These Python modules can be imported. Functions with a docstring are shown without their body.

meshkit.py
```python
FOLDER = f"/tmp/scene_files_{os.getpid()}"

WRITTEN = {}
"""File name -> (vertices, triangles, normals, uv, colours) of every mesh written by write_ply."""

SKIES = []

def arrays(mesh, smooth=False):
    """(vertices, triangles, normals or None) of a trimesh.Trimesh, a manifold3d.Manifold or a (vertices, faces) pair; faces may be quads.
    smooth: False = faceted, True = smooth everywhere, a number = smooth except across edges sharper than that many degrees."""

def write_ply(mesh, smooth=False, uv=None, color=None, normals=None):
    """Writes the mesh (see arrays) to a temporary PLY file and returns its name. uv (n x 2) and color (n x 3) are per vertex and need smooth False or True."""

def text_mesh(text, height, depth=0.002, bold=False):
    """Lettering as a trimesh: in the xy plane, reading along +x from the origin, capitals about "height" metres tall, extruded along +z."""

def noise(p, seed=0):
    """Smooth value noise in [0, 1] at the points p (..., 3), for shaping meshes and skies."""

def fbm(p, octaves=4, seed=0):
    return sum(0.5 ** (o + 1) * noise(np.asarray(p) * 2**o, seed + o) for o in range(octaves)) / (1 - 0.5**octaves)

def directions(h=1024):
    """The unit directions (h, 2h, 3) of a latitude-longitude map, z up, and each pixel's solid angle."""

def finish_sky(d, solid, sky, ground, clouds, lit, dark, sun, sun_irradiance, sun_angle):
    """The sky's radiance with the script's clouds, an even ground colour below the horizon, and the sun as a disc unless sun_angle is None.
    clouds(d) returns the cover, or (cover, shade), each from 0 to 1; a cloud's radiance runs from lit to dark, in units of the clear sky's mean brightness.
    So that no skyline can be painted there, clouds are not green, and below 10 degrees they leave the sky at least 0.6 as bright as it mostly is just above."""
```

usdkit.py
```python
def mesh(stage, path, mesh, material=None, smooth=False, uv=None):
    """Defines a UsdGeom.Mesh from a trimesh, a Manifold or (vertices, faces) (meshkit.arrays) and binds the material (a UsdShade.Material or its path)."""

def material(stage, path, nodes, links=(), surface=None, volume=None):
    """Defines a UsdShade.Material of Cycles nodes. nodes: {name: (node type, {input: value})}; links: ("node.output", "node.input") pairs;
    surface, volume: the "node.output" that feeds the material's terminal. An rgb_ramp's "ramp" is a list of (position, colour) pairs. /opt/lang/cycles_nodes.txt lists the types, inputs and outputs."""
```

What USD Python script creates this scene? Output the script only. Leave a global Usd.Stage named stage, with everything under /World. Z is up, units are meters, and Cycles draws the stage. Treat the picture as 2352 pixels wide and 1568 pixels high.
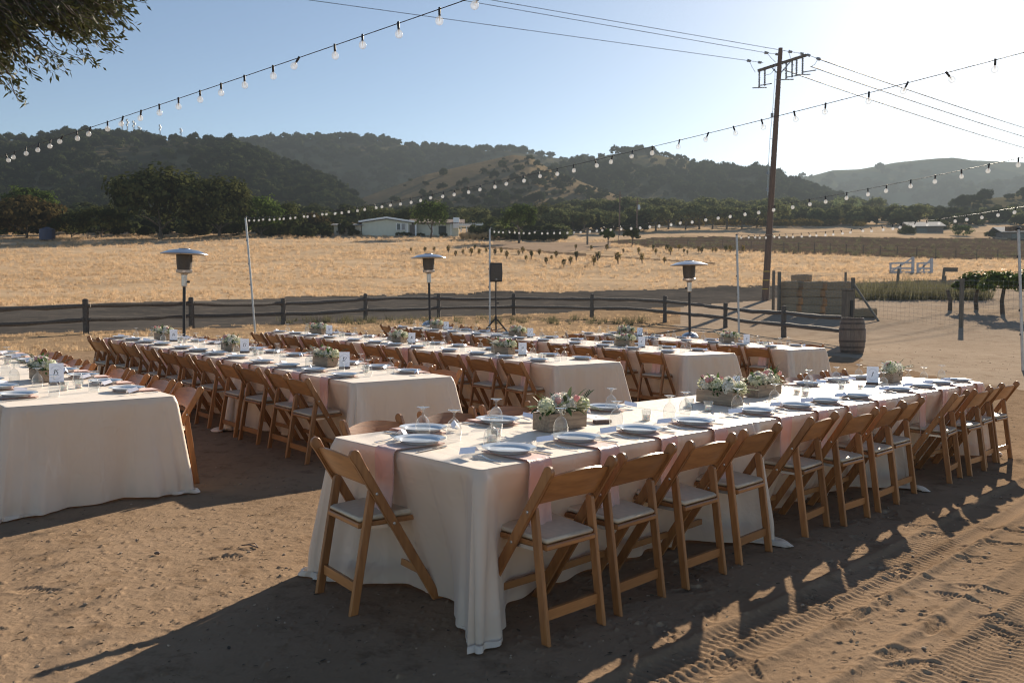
import math, random
import numpy as np, trimesh, usdkit, meshkit
from scipy.interpolate import RBFInterpolator
from pxr import Usd, UsdGeom, UsdLux, UsdShade, Gf, Sdf, Vt

stage = Usd.Stage.CreateInMemory()
UsdGeom.SetStageUpAxis(stage, UsdGeom.Tokens.z)
UsdGeom.SetStageMetersPerUnit(stage, 1.0)
W = UsdGeom.Xform.Define(stage, '/World'); stage.SetDefaultPrim(W.GetPrim())
UsdGeom.Scope.Define(stage, '/World/Looks')
rng = np.random.default_rng(7); random.seed(7)

# ---------------------------------------------------------------- camera, sky, sun, exposure
FPX, CAMH, YH = 1940.2, 1.6137, 700.0            # focal length and horizon on a 2352 x 1568 picture
PITCH = math.atan((784 - YH) / FPX)
EXPOSURE = 1.0
SKY_STRENGTH = 0.05
SUN_INTENSITY = 1.25
SUN_AZ, SUN_EL = math.radians(28.0), math.radians(22.5)   # azimuth to the right of +y

cam = UsdGeom.Camera.Define(stage, '/World/camera')
cam.CreateHorizontalApertureAttr(36.0); cam.CreateVerticalApertureAttr(36.0 * 682 / 1024)
cam.CreateFocalLengthAttr(36.0 * FPX / 2352)
cam.CreateClippingRangeAttr(Gf.Vec2f(0.05, 6000))
cam.CreateFStopAttr(4.0); cam.CreateFocusDistanceAttr(6.5)
cam.CreateExposureAttr(EXPOSURE)
cam.AddTranslateOp().Set(Gf.Vec3d(0, 0, CAMH)); cam.AddRotateXOp().Set(90 - math.degrees(PITCH))

dome = UsdLux.DomeLight.Define(stage, '/World/sky')
usdkit.material(stage, '/World/Looks/sky_look', {
    'sky': ('sky_texture', {'sky_type': 'single_scattering', 'sun_disc': False, 'sun_elevation': SUN_EL, 'sun_rotation': SUN_AZ,
                            'altitude': 300.0, 'air_density': 1.0, 'aerosol_density': 0.36, 'ozone_density': 1.0}),
    'tint': ('mix', {'mix_type': 'multiply', 'fac': 1.0, 'color2': (.97, 1.0, 1.05)}),
    'bg': ('background_shader', {'strength': SKY_STRENGTH})}, [('sky.color', 'tint.color1'), ('tint.color', 'bg.color')], surface='bg.background')
UsdShade.MaterialBindingAPI.Apply(dome.GetPrim()).Bind(UsdShade.Material.Get(stage, '/World/Looks/sky_look'))
dome.GetPrim().SetCustomDataByKey('kind', 'structure')
dome.GetPrim().SetCustomDataByKey('label', 'clear pale blue sky brightening towards the sun')
dome.GetPrim().SetCustomDataByKey('category', 'sky')

SUN = np.array([math.sin(SUN_AZ) * math.cos(SUN_EL), math.cos(SUN_AZ) * math.cos(SUN_EL), math.sin(SUN_EL)])
sun = UsdLux.DistantLight.Define(stage, '/World/sun')
sun.CreateIntensityAttr(SUN_INTENSITY); sun.CreateAngleAttr(0.5); sun.CreateNormalizeAttr(True)
sun.CreateColorAttr(Gf.Vec3f(1.0, 0.87, 0.70))
zl = SUN; xl = np.cross([0, 0, 1.0], zl); xl /= np.linalg.norm(xl); yl = np.cross(zl, xl)
sun.AddTransformOp().Set(Gf.Matrix4d(*xl, 0, *yl, 0, *zl, 0, 0, 0, 0, 1))

# ---------------------------------------------------------------- helpers: picture geometry
def ray(px, py):
    x = (px - 1176) / FPX; y = -(py - 784) / FPX
    return np.array([x, math.cos(PITCH) + y * math.sin(PITCH), -math.sin(PITCH) + y * math.cos(PITCH)])
def at(px, py, Y):
    d = ray(px, py); return np.array([0, 0, CAMH]) + d * (Y / d[1])
def project(P):
    P = np.asarray(P, float); x, y, z = P[..., 0], P[..., 1], P[..., 2] - CAMH
    F = y * math.cos(PITCH) - z * math.sin(PITCH); U = y * math.sin(PITCH) + z * math.cos(PITCH)
    F = np.where(F > .05, F, .05)
    return 1176 + FPX * x / F, 784 - FPX * U / F

# ---------------------------------------------------------------- helpers: prims
counts, used_labels = {}, {}
def fresh(parent, name):
    k = (parent, name); n = counts.get(k, 0); counts[k] = n + 1
    return f'{parent}/{name}' + (f'_{n:03d}' if n else '')
def tag(prim, label=None, cat=None, group=None, kind=None):
    prim = prim.GetPrim() if hasattr(prim, 'GetPrim') else prim
    for k, v in (('label', label), ('category', cat), ('group', group), ('kind', kind)):
        if v: prim.SetCustomDataByKey(k, v)
    return prim
def mat4(loc, rz=0.0, n=None, scale=1.0, tilt=None):
    """local x turned by rz about the vertical, z along n"""
    n = np.array([0, 0, 1.0]) if n is None else np.asarray(n, float) / np.linalg.norm(n)
    x = np.array([math.cos(rz), math.sin(rz), 0.0]); x = x - n * (x @ n); x /= np.linalg.norm(x); y = np.cross(n, x)
    R = np.array([x, y, n]) * scale
    return Gf.Matrix4d(*R[0], 0, *R[1], 0, *R[2], 0, *map(float, loc), 1)
def thing(name, label, cat, m=None, group=None):
    x = UsdGeom.Xform.Define(stage, fresh('/World', name))
    x.AddTransformOp().Set(m if m is not None else Gf.Matrix4d(1))
    tag(x, label, cat, group); return x.GetPrim()
def dup(src, label, m, group=None, cat=None):
    base = src.GetName()
    if base[-4:-3] == '_' and base[-3:].isdigit(): base = base[:-4]
    x = UsdGeom.Xform.Define(stage, fresh('/World', base)); p = x.GetPrim()
    p.GetReferences().AddInternalReference(src.GetPath())
    x.MakeMatrixXform().Set(m)
    was = src.GetCustomData()
    tag(p, label, cat or was.get('category'), group or was.get('group')); p.SetInstanceable(True); return p
def part(parent, name, mesh, mat, smooth=30, m=None, label=None, kind=None):
    pp = parent if isinstance(parent, str) else str(parent.GetPath())
    q = usdkit.mesh(stage, fresh(pp, name), mesh, mat, smooth)
    if m is not None: q.AddTransformOp().Set(m)
    if label or kind: tag(q, label, None, None, kind)
    return q.GetPrim()
def solo(name, mesh, mat, label, cat, smooth=30, group=None, kind=None, m=None):
    q = usdkit.mesh(stage, fresh('/World', name), mesh, mat, smooth)
    if m is not None: q.AddTransformOp().Set(m)
    return tag(q, label, cat, group, kind)
def cat_mesh(ms):
    vs, fs, o = [], [], 0
    for m in ms:
        v, f = (m.vertices, m.faces) if hasattr(m, 'vertices') else m
        v = np.asarray(v, float); f = np.asarray(f, int)
        if f.shape[1] == 4: f = np.vstack([f[:, [0, 1, 2]], f[:, [0, 2, 3]]])
        vs.append(v); fs.append(f + o); o += len(v)
    return np.vstack(vs), np.vstack(fs)
def moved(m, loc=(0, 0, 0), R=None, s=1.0):
    v, f = (m.vertices, m.faces) if hasattr(m, 'vertices') else m
    v = np.asarray(v, float) * s
    if R is not None: v = v @ np.asarray(R).T
    return v + np.asarray(loc, float), np.asarray(f)
def Rz(a): c, s = math.cos(a), math.sin(a); return np.array([[c, -s, 0], [s, c, 0], [0, 0, 1.0]])
def Rx(a): c, s = math.cos(a), math.sin(a); return np.array([[1.0, 0, 0], [0, c, -s], [0, s, c]])
def Ry(a): c, s = math.cos(a), math.sin(a); return np.array([[c, 0, s], [0, 1.0, 0], [-s, 0, c]])

# ---------------------------------------------------------------- helpers: shapes (all return (verts, faces))
def prism(poly, t, bev=0.0, axis='y', off=0.0):
    """convex outline (a, b) extruded by t, centred on off, chamfered"""
    p = np.asarray(poly, float)
    if np.sum(p[:, 0] * np.roll(p[:, 1], -1) - np.roll(p[:, 0], -1) * p[:, 1]) < 0: p = p[::-1]
    n = len(p); e = np.roll(p, -1, 0) - p; nn = np.stack([e[:, 1], -e[:, 0]], 1); nn /= np.linalg.norm(nn, axis=1, keepdims=True) + 1e-12
    vn = nn + np.roll(nn, 1, 0); vn /= (np.linalg.norm(vn, axis=1, keepdims=True) ** 2 / 2 + 1e-9)
    rings = [(p - vn * bev, -t / 2), (p, -t / 2 + bev), (p, t / 2 - bev), (p - vn * bev, t / 2)] if bev > 0 else [(p, -t / 2), (p, t / 2)]
    v = np.vstack([np.column_stack([q, np.full(n, h)]) for q, h in rings]); f = []
    for r in range(len(rings) - 1):
        for i in range(n):
            j = (i + 1) % n; a, b, c, d = r * n + i, r * n + j, (r + 1) * n + j, (r + 1) * n + i
            f += [[a, b, c], [a, c, d]]
    L = (len(rings) - 1) * n
    for i in range(1, n - 1): f += [[0, i + 1, i], [L, L + i, L + i + 1]]
    v[:, 2] += off
    if axis == 'y': v = v[:, [0, 2, 1]]; f = [[a, c, b] for a, b, c in f]     # (a, t, b): x, y, z
    elif axis == 'x': v = v[:, [2, 0, 1]]
    return v, np.array(f)
def box(sx, sy, sz, loc=(0, 0, 0), bev=0.0):
    """box centred in x and y, standing on loc z"""
    b = min(bev, sx / 3, sy / 3, sz / 3)
    v, f = prism([(-sx/2, -sy/2), (sx/2, -sy/2), (sx/2, sy/2), (-sx/2, sy/2)], sz, b, axis='z')
    return v + np.array([loc[0], loc[1], loc[2] + sz / 2]), f
def bar(p0, p1, w, t, wdir=(0, 0, 1), bev=0.0):
    """board from p0 to p1, w wide along wdir, t thick"""
    p0, p1 = np.asarray(p0, float), np.asarray(p1, float); d = p1 - p0; L = np.linalg.norm(d); d /= L
    wv = np.asarray(wdir, float); wv = wv - d * (wv @ d); wv /= np.linalg.norm(wv); tv = np.cross(d, wv)
    v, f = prism([(-w/2, -t/2), (w/2, -t/2), (w/2, t/2), (-w/2, t/2)], L, bev, axis='z')
    return (p0 + p1) / 2 + v[:, :1] * wv + v[:, 1:2] * tv + v[:, 2:] * d, f
def tube(pts, r, n=6, cap=True):
    p = np.asarray(pts, float); k = len(p); r = np.broadcast_to(np.asarray(r, float), (k,))
    t = np.gradient(p, axis=0); t /= np.linalg.norm(t, axis=1, keepdims=True) + 1e-12
    ref = np.array([0, 0, 1.0]) if abs(t[:, 2]).mean() < .9 else np.array([1.0, 0, 0])
    a = np.cross(t, ref); a /= np.linalg.norm(a, axis=1, keepdims=True) + 1e-12; b = np.cross(t, a)
    an = np.arange(n) * 2 * math.pi / n
    v = (p[:, None] + r[:, None, None] * (np.cos(an)[None, :, None] * a[:, None] + np.sin(an)[None, :, None] * b[:, None])).reshape(-1, 3)
    f = []
    for i in range(k - 1):
        for j in range(n):
            q = (j + 1) % n; f += [[i*n+j, (i+1)*n+j, (i+1)*n+q], [i*n+j, (i+1)*n+q, i*n+q]]
    if cap:
        for j in range(1, n - 1): f += [[0, j, j + 1], [(k-1)*n, (k-1)*n+j+1, (k-1)*n+j]]
    return v, np.array(f)
def lathe(prof, n=16, loc=(0, 0, 0)):
    pr = np.asarray(prof, float); k = len(pr); an = np.arange(n) * 2 * math.pi / n
    v = np.stack([pr[:, None, 0] * np.cos(an), pr[:, None, 0] * np.sin(an), np.broadcast_to(pr[:, None, 1], (k, n))], -1).reshape(-1, 3)
    f = []
    for i in range(k - 1):
        for j in range(n):
            q = (j + 1) % n; f += [[i*n+j, i*n+q, (i+1)*n+q], [i*n+j, (i+1)*n+q, (i+1)*n+j]]
    return v + np.asarray(loc, float), np.array(f)
def grid_faces(nu, nv, wrap=False):
    i, j = np.meshgrid(np.arange(nu - 1), np.arange(nv if wrap else nv - 1), indexing='ij'); q = (j + 1) % nv
    a, b, c, d = i*nv+j, i*nv+q, (i+1)*nv+q, (i+1)*nv+j
    return np.stack([a, b, c, d], -1).reshape(-1, 4)

# ---------------------------------------------------------------- materials
def P(name, c1, c2=None, scale=6.0, rough=0.6, bump=0.0, bscale=None, coord='object', stretch=(1, 1, 1), vary=0.0, detail=4.0, lo=.35, hi=.65, bdist=.01, **kw):
    nodes = {'p': ('principled_bsdf', {'roughness': rough, **kw})}; links = []
    if c2 is None and not vary and not bump:
        nodes['p'][1]['base_color'] = c1
    else:
        nodes['tc'] = ('texture_coordinate', {}) if coord == 'object' else ('geometry', {})
        src = 'tc.object' if coord == 'object' else 'tc.position'
        nodes['mp'] = ('mapping', {'scale': stretch}); links.append((src, 'mp.vector'))
        nodes['n'] = ('noise_texture', {'scale': scale, 'detail': detail, 'roughness': .6}); links.append(('mp.vector', 'n.vector'))
        nodes['r'] = ('rgb_ramp', {'ramp': [(lo, c1), (hi, c2 or c1)]}); links.append(('n.fac', 'r.fac'))
        last = 'r.color'
        if vary:
            nodes['oi'] = ('object_info', {}); nodes['mr'] = ('map_range', {'to_min': 1 - vary, 'to_max': 1 + vary}); links.append(('oi.random', 'mr.value'))
            nodes['h'] = ('hsv', {}); links += [(last, 'h.color'), ('mr.result', 'h.value')]; last = 'h.color'
        links.append((last, 'p.base_color'))
        if bump:
            nodes['n2'] = ('noise_texture', {'scale': bscale or scale * 3, 'detail': 5.0}); links.append(('mp.vector', 'n2.vector'))
            nodes['b'] = ('bump', {'strength': bump, 'distance': bdist}); links += [('n2.fac', 'b.height'), ('b.normal', 'p.normal')]
    return usdkit.material(stage, '/World/Looks/' + name, nodes, links, surface='p.BSDF')
def leafmat(name, c1, c2, scale=3.0, trans=.35, coord='object', vary=.15, rough=.55, spec=.3):
    nodes = {'tc': ('texture_coordinate', {}) if coord == 'object' else ('geometry', {}), 'n': ('noise_texture', {'scale': scale, 'detail': 3.0}),
             'r': ('rgb_ramp', {'ramp': [(.35, c1), (.65, c2)]}), 'oi': ('object_info', {}), 'mr': ('map_range', {'to_min': 1 - vary, 'to_max': 1 + vary}), 'h': ('hsv', {}),
             'p': ('principled_bsdf', {'roughness': rough, 'specular_ior_level': spec}), 't': ('translucent_bsdf', {}), 'm': ('mix_closure', {'fac': trans})}
    links = [('tc.object' if coord == 'object' else 'tc.position', 'n.vector'), ('n.fac', 'r.fac'), ('r.color', 'h.color'), ('oi.random', 'mr.value'), ('mr.result', 'h.value'),
             ('h.color', 'p.base_color'), ('h.color', 't.color'), ('p.BSDF', 'm.closure1'), ('t.BSDF', 'm.closure2')]
    return usdkit.material(stage, '/World/Looks/' + name, nodes, links, surface='m.closure')
def clothmat(name, c, c2, trans=.28, weave=350.0):
    nodes = {'tc': ('geometry', {}), 'n': ('noise_texture', {'scale': 3.0, 'detail': 3.0}), 'r': ('rgb_ramp', {'ramp': [(.3, c), (.7, c2)]}),
             'n2': ('noise_texture', {'scale': 8.0, 'detail': 6.0, 'distortion': 1.2}), 'b': ('bump', {'strength': .45, 'distance': .016}),
             'p': ('principled_bsdf', {'roughness': .45, 'specular_ior_level': .75, 'sheen_weight': .35, 'sheen_roughness': .4}), 't': ('translucent_bsdf', {}), 'm': ('mix_closure', {'fac': trans})}
    links = [('tc.position', 'n.vector'), ('n.fac', 'r.fac'), ('tc.position', 'n2.vector'), ('n2.fac', 'b.height'), ('b.normal', 'p.normal'), ('r.color', 'p.base_color'), ('r.color', 't.color'),
             ('p.BSDF', 'm.closure1'), ('t.BSDF', 'm.closure2')]
    return usdkit.material(stage, '/World/Looks/' + name, nodes, links, surface='m.closure')
def glassmat(name, dust=.05, rim=.55):
    """thin clear glass: clear in the middle, reflecting at the rim, with a little dust that catches the light"""
    nodes = {'lw': ('layer_weight', {'blend': .5}), 'rp': ('rgb_ramp', {'ramp': [(0, (.04,) * 3), (.5, (.10,) * 3), (.74, (.34,) * 3), (.9, (.72,) * 3), (1, (rim,) * 3)]}),
             't': ('transparent_bsdf', {'color': (.90, .915, .92)}), 'g': ('glossy_bsdf', {'color': (1, 1, 1), 'roughness': .04}), 'tr': ('translucent_bsdf', {'color': (.9, .92, .95)}), 'd': ('diffuse_bsdf', {'color': (.85, .87, .9)}),
             'td': ('mix_closure', {'fac': .5}), 'm': ('mix_closure', {}), 'm2': ('mix_closure', {'fac': dust})}
    return usdkit.material(stage, '/World/Looks/' + name, nodes, [('lw.facing', 'rp.fac'), ('rp.color', 'm.fac'), ('t.BSDF', 'm.closure1'), ('g.BSDF', 'm.closure2'), ('tr.BSDF', 'td.closure1'), ('d.BSDF', 'td.closure2'), ('m.closure', 'm2.closure1'), ('td.closure', 'm2.closure2')], surface='m2.closure')
wood_v = P('chair_wood_upright', (.33, .138, .046), (.23, .09, .03), 9, .36, .1, 40, stretch=(5, 5, .6), vary=.22, coat_weight=.15, coat_roughness=.2)
wood_h = P('chair_wood_cross', (.35, .147, .049), (.24, .096, .032), 9, .36, .1, 40, stretch=(5, .6, 5), vary=.22, coat_weight=.15, coat_roughness=.2)
vinyl = P('seat_vinyl', (.56, .45, .325), (.50, .40, .285), 40, .6, .08, 200, vary=.05)
steel = P('bolt_steel', (.62, .6, .57), None, rough=.3, metallic=1.0)
cutlery = P('cutlery_steel', (.55, .55, .56), None, rough=.18, metallic=1.0)
cloth = clothmat('ivory_linen', (.84, .70, .555), (.87, .735, .59), trans=.13)
pink = clothmat('blush_linen', (.78, .53, .46), (.82, .57, .50), trans=.2)
porcelain = P('white_porcelain', (.56, .59, .63), None, rough=.12, coat_weight=.3)
paper = P('white_card', (.78, .78, .84), None, rough=.7)
lilac = P('lilac_card', (.74, .74, .84), None, rough=.7)
ink = P('black_ink', (.03, .03, .04), None, rough=.6)
greyink = P('grey_ink', (.38, .39, .43), None, rough=.7)
wax = P('candle_wax', (.80, .76, .66), None, rough=.5, subsurface_weight=.3, subsurface_scale=.01)
crate = P('planter_wood', (.30, .22, .15), (.18, .125, .085), 10, .75, .3, 60, stretch=(.7, 6, 6), vary=.15)
darkwood = P('card_block_wood', (.13, .08, .06), (.09, .055, .04), 10, .6, .1, 60, stretch=(6, .7, 6))
glass = glassmat('clear_glass', .015, .95)
bulbglass = glassmat('bulb_glass', .26, .95)
petal = leafmat('white_petal', (.78, .77, .66), (.86, .84, .76), 20, .3, vary=.06)
petal_green = leafmat('green_white_petal', (.62, .66, .44), (.78, .78, .62), 14, .3, vary=.08)
rose = leafmat('pink_petal', (.74, .36, .36), (.80, .52, .48), 20, .3, vary=.1)
leaf_a = leafmat('arrangement_leaf', (.035, .075, .022), (.09, .16, .04), 12, .35)
leaf_b = leafmat('olive_leaf', (.06, .09, .05), (.11, .14, .075), 12, .3)
blackmetal = P('black_metal', (.02, .02, .022), None, rough=.45, metallic=.2)
stainless = P('brushed_stainless', (.55, .55, .56), (.47, .47, .48), 4, .28, stretch=(1, 1, 12), metallic=1.0)
meshgrey = P('heater_screen', (.12, .10, .085), (.05, .045, .04), 90, .5, metallic=.7)
galv = P('galvanised_tube', (.45, .46, .47), (.36, .37, .38), 12, .42, metallic=.8)
blackplastic = P('black_plastic', (.018, .018, .02), None, rough=.5)
fencewood = P('weathered_fence_wood', (.10, .08, .066), (.055, .045, .038), 7, .85, .5, 40, stretch=(3, 3, 3), vary=.15)
postwood = P('grey_post_wood', (.15, .125, .10), (.09, .075, .06), 7, .85, .5, 40, stretch=(5, 5, .5), vary=.15)
polewood = P('utility_pole_wood', (.16, .10, .072), (.095, .06, .045), 6, .85, .4, 40, stretch=(6, 6, .3))
barrelwood = P('barrel_oak', (.20, .145, .11), (.12, .085, .065), 9, .75, .4, 50, stretch=(8, 8, .6), vary=.12)
barreliron = P('barrel_iron', (.07, .055, .05), (.12, .085, .065), 14, .6, .2, 50, metallic=.5)
barrelhead = P('barrel_lid', (.42, .38, .30), (.33, .29, .22), 8, .8, .3, 40, stretch=(.6, 8, 8))
straw = P('straw', (.36, .27, .18), (.22, .16, .10), 22, .95, 1.0, 70, stretch=(.35, 2, 2), vary=.12, bdist=.03)
whitepaint = P('white_paint', (.40, .41, .44), (.32, .32, .35), 4, .6)
wirem = P('steel_wire', (.22, .22, .22), None, rough=.5, metallic=.7)
powerwire = P('power_cable', (.045, .05, .06), None, rough=.6)
insul = P('insulator_grey', (.20, .21, .22), None, rough=.4)
soilbark = P('tree_bark', (.085, .065, .05), (.05, .038, .03), 6, .95, .6, 20, stretch=(4, 4, 1))

# ---------------------------------------------------------------- terrain
def plane_rows(x, y): return -.0222 * x + .0164 * y
def plane_front(x, y): return -.0201 * x + .0025 * y + .1284
ctrl = [(430,852,16.2),(988,800,21.1),(1583,828,19.7),(587,766,26),(1125,756,28),(1698,772,26),(198,766,26.5),(440,753,29.5),(651,746,33),(840,736,36),(1008,729,39),(1180,725,41),(1360,731,38.5),(1527,740,36),(1666,756,33.5),(1800,782,29),
        (1957,808,21.5),(2207,757,32),(2350,850,18.5),(0,768,27),(-400,790,26),(0,703,42),(-400,708,40),(400,693,47),(700,682,53),(1223,672,58),(1748,658,62),(1757,690,47),(2100,653,60),(2400,648,60),(2800,640,60),
        (1830,716,38),(1950,724,35),(2018,733,33),(2000,690,43),(2200,692,43),(2182,714,38),(2303,721,36),(2600,735,34),
        (-400,625,75),(0,620,75),(600,620,80),(1200,620,85),(1700,615,85),(2300,625,80),(2800,625,80),
        (-400,553,140),(0,552,140),(300,550,145),(600,546,150),(900,550,155),(1200,562,140),(1450,568,130),(1787,581,115),(2087,593,112),(2352,599,110),(2800,605,110),
        (1787,541,190),(2058,545,190),(2352,548,190),(2800,550,190),(1500,540,190),(1300,545,185),(1050,541,170),(850,541,170),
        (0,500,350),(600,500,350),(1200,500,350),(1800,500,350),(2400,500,350),(-400,500,350),(2800,500,350)]
cp, cz = [], []
for a, b, Y in ctrl:
    q = at(a, b, Y); cp.append((q[0] / q[1] * 1.5, math.log(Y))); cz.append(q[2] - plane_rows(q[0], q[1]))
for Y in (5.0, 9.0, 14.0, 18.0):
    for u in (-.8, -.5, -.25, 0, .25, .5, .8):
        if Y == 18.0 and u > .4: continue
        cp.append((u * 1.5, math.log(Y))); cz.append(0.0)
_rbf = RBFInterpolator(np.array(cp), np.array(cz), kernel='thin_plate_spline', smoothing=.02, neighbors=40)
def sstep(a, b, x): t = np.clip((x - a) / (b - a), 0, 1); return t * t * (3 - 2 * t)
_gu, _gv = np.linspace(-1.35, 1.35, 181), np.linspace(math.log(4.0), math.log(400.0), 221)
_gz = _rbf(np.stack(np.meshgrid(_gu, _gv, indexing='ij'), -1).reshape(-1, 2)).reshape(181, 221)
from scipy.ndimage import map_coordinates
def gz(x, y):
    x, y = np.asarray(x, float), np.asarray(y, float)
    Ys = np.clip(y, 4.0, 399.0); u = np.clip(x / Ys * 1.5, -1.34, 1.34); v = np.log(Ys)
    u, v = np.broadcast_arrays(u, v)
    r = map_coordinates(_gz, [((u + 1.35) / 2.7 * 180).ravel(), ((v - _gv[0]) / (_gv[-1] - _gv[0]) * 220).ravel()], order=1, mode='nearest').reshape(u.shape)
    r = r * sstep(9.0, 17.0, y)
    xc, yc = np.clip(x, -300, 300), np.clip(y, -30, 1e9)
    w = sstep(1.6, 3.4, (x + .137) * -.711 + (y - 3.66) * .703)      # the ground eases from the front table's slope to that of the rows
    w = np.maximum(w, sstep(10, 14, y))
    return (1 - w) * plane_front(xc, yc) + w * plane_rows(xc, yc) + r
def gnormal(x, y, e=.3):
    return np.array([-(gz(x + e, y) - gz(x - e, y)) / (2*e), -(gz(x, y + e) - gz(x, y - e)) / (2*e), 1.0])
def ground_hit(px, py, y0=2.0, y1=380.0):
    d = ray(px, py); Y = np.exp(np.linspace(math.log(y0), math.log(y1), 4000)); p = np.array([0, 0, CAMH]) + d * (Y / d[1])[:, None]
    s = p[:, 2] - gz(p[:, 0], p[:, 1]); k = np.argmax(s < 0)
    return p[k] if s[k] < 0 else p[-1]

# rings of the ground sheet
Rr = [.0, .4, .8, 1.2, 1.5]
while Rr[-1] < 3200:
    r = Rr[-1]
    dr = .5 if r < 2.0 else (.011 if r < 6 else (.0004 * r * r if r < 27 else r * .012))
    if 2.0 > r + dr: pass
    Rr.append(r + min(dr, r * .035 if r > 27 else dr))
Rr = np.array(Rr[1:])
fa = np.linspace(-.64, .64, 700); ba = np.linspace(.64, 2 * math.pi - .64, 74)[1:-1]
ang = np.concatenate([fa, ba]); NA, NR = len(ang), len(Rr)
GX = Rr[:, None] * np.sin(ang)[None]; GY = Rr[:, None] * np.cos(ang)[None]
GZ = gz(GX, GY)
# fine relief of trodden dirt
near = (Rr < 30)
nx, ny = GX[near], GY[near]
def nz(s, seed, oct=3): return meshkit.fbm(np.stack([nx * s, ny * s, np.full_like(nx, seed * 3.7)], -1), oct, seed) - .5
rel = .016 * nz(1.0, 1, 2) + .007 * nz(5.0, 2, 3) + .005 * nz(17.0, 3, 2) + .005 * nz(45.0, 4, 2)
lump = np.clip(nz(9.0, 5, 2) - .16, 0, None) * .02
crumb = np.clip(nz(38.0, 6, 2) - .17, 0, None) * .06
rel = rel + lump + crumb
# tyre tracks: bands along a line of the ground, with tread ridges
def track(p0, p1, width, pitch, amp, zig):
    global rel
    a = ground_hit(*p0)[:2]; b = ground_hit(*p1)[:2]; d = b - a; d /= np.linalg.norm(d); nrm = np.array([-d[1], d[0]])
    s = (nx - a[0]) * d[0] + (ny - a[1]) * d[1]; t = (nx - a[0]) * nrm[0] + (ny - a[1]) * nrm[1] + .03 * np.sin(s * .9)
    w = sstep(width / 2 + .03, width / 2 - .03, np.abs(t)); fade = .1 + .9 * np.clip(meshkit.noise(np.stack([s * .8, t * 3, s * 0], -1), 9) * 1.6 - .2, 0, 1)
    ph = s / pitch + zig * np.abs(((t / .09) % 2) - 1)
    rid = np.abs(((ph) % 1) - .5) * 2
    rel = rel * (1 - .6 * w) + w * (amp * fade * (sstep(.25, .6, rid) - .5) - .008)
    edge = np.exp(-((np.abs(t) - width / 2 - .03) / .03) ** 2); rel = rel + .010 * edge * (.5 + fade)
track((1649, 1507), (2171, 1233), .30, .05, .009, .55)
track((1818, 1453), (2240, 1226), .09, 2.0, .002, 0)
track((2200, 1567), (2351, 1420), .42, .045, .007, .8)
track((1990, 1567), (2351, 1310), .12, 2.0, .003, 0)
for _ in range(110):                                            # footprints
    x, y = (rng.uniform(-.2, 4.5), rng.uniform(2.6, 7)) if rng.random() < .85 else (rng.uniform(-4, 9), rng.uniform(3, 16))
    a = rng.uniform(0, math.pi); c, s_ = math.cos(a), math.sin(a); dx, dy = nx - x, ny - y
    m = (np.abs(dx) < .3) & (np.abs(dy) < .3)
    if not m.any(): continue
    l, q = dx[m] * c + dy[m] * s_, -dx[m] * s_ + dy[m] * c
    e = np.sqrt((l / .13) ** 2 + (q / (.045 + .012 * np.sign(l))) ** 2)
    rel[m] += -.007 * sstep(1.05, .75, e) + .004 * np.exp(-((e - 1.2) / .18) ** 2) + .004 * sstep(1, .8, e) * np.sign(np.sin(l * 2 * math.pi / .022))
fade_far = sstep(30, 22, Rr[near])[:, None]
GZ[near] += rel * fade_far
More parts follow.
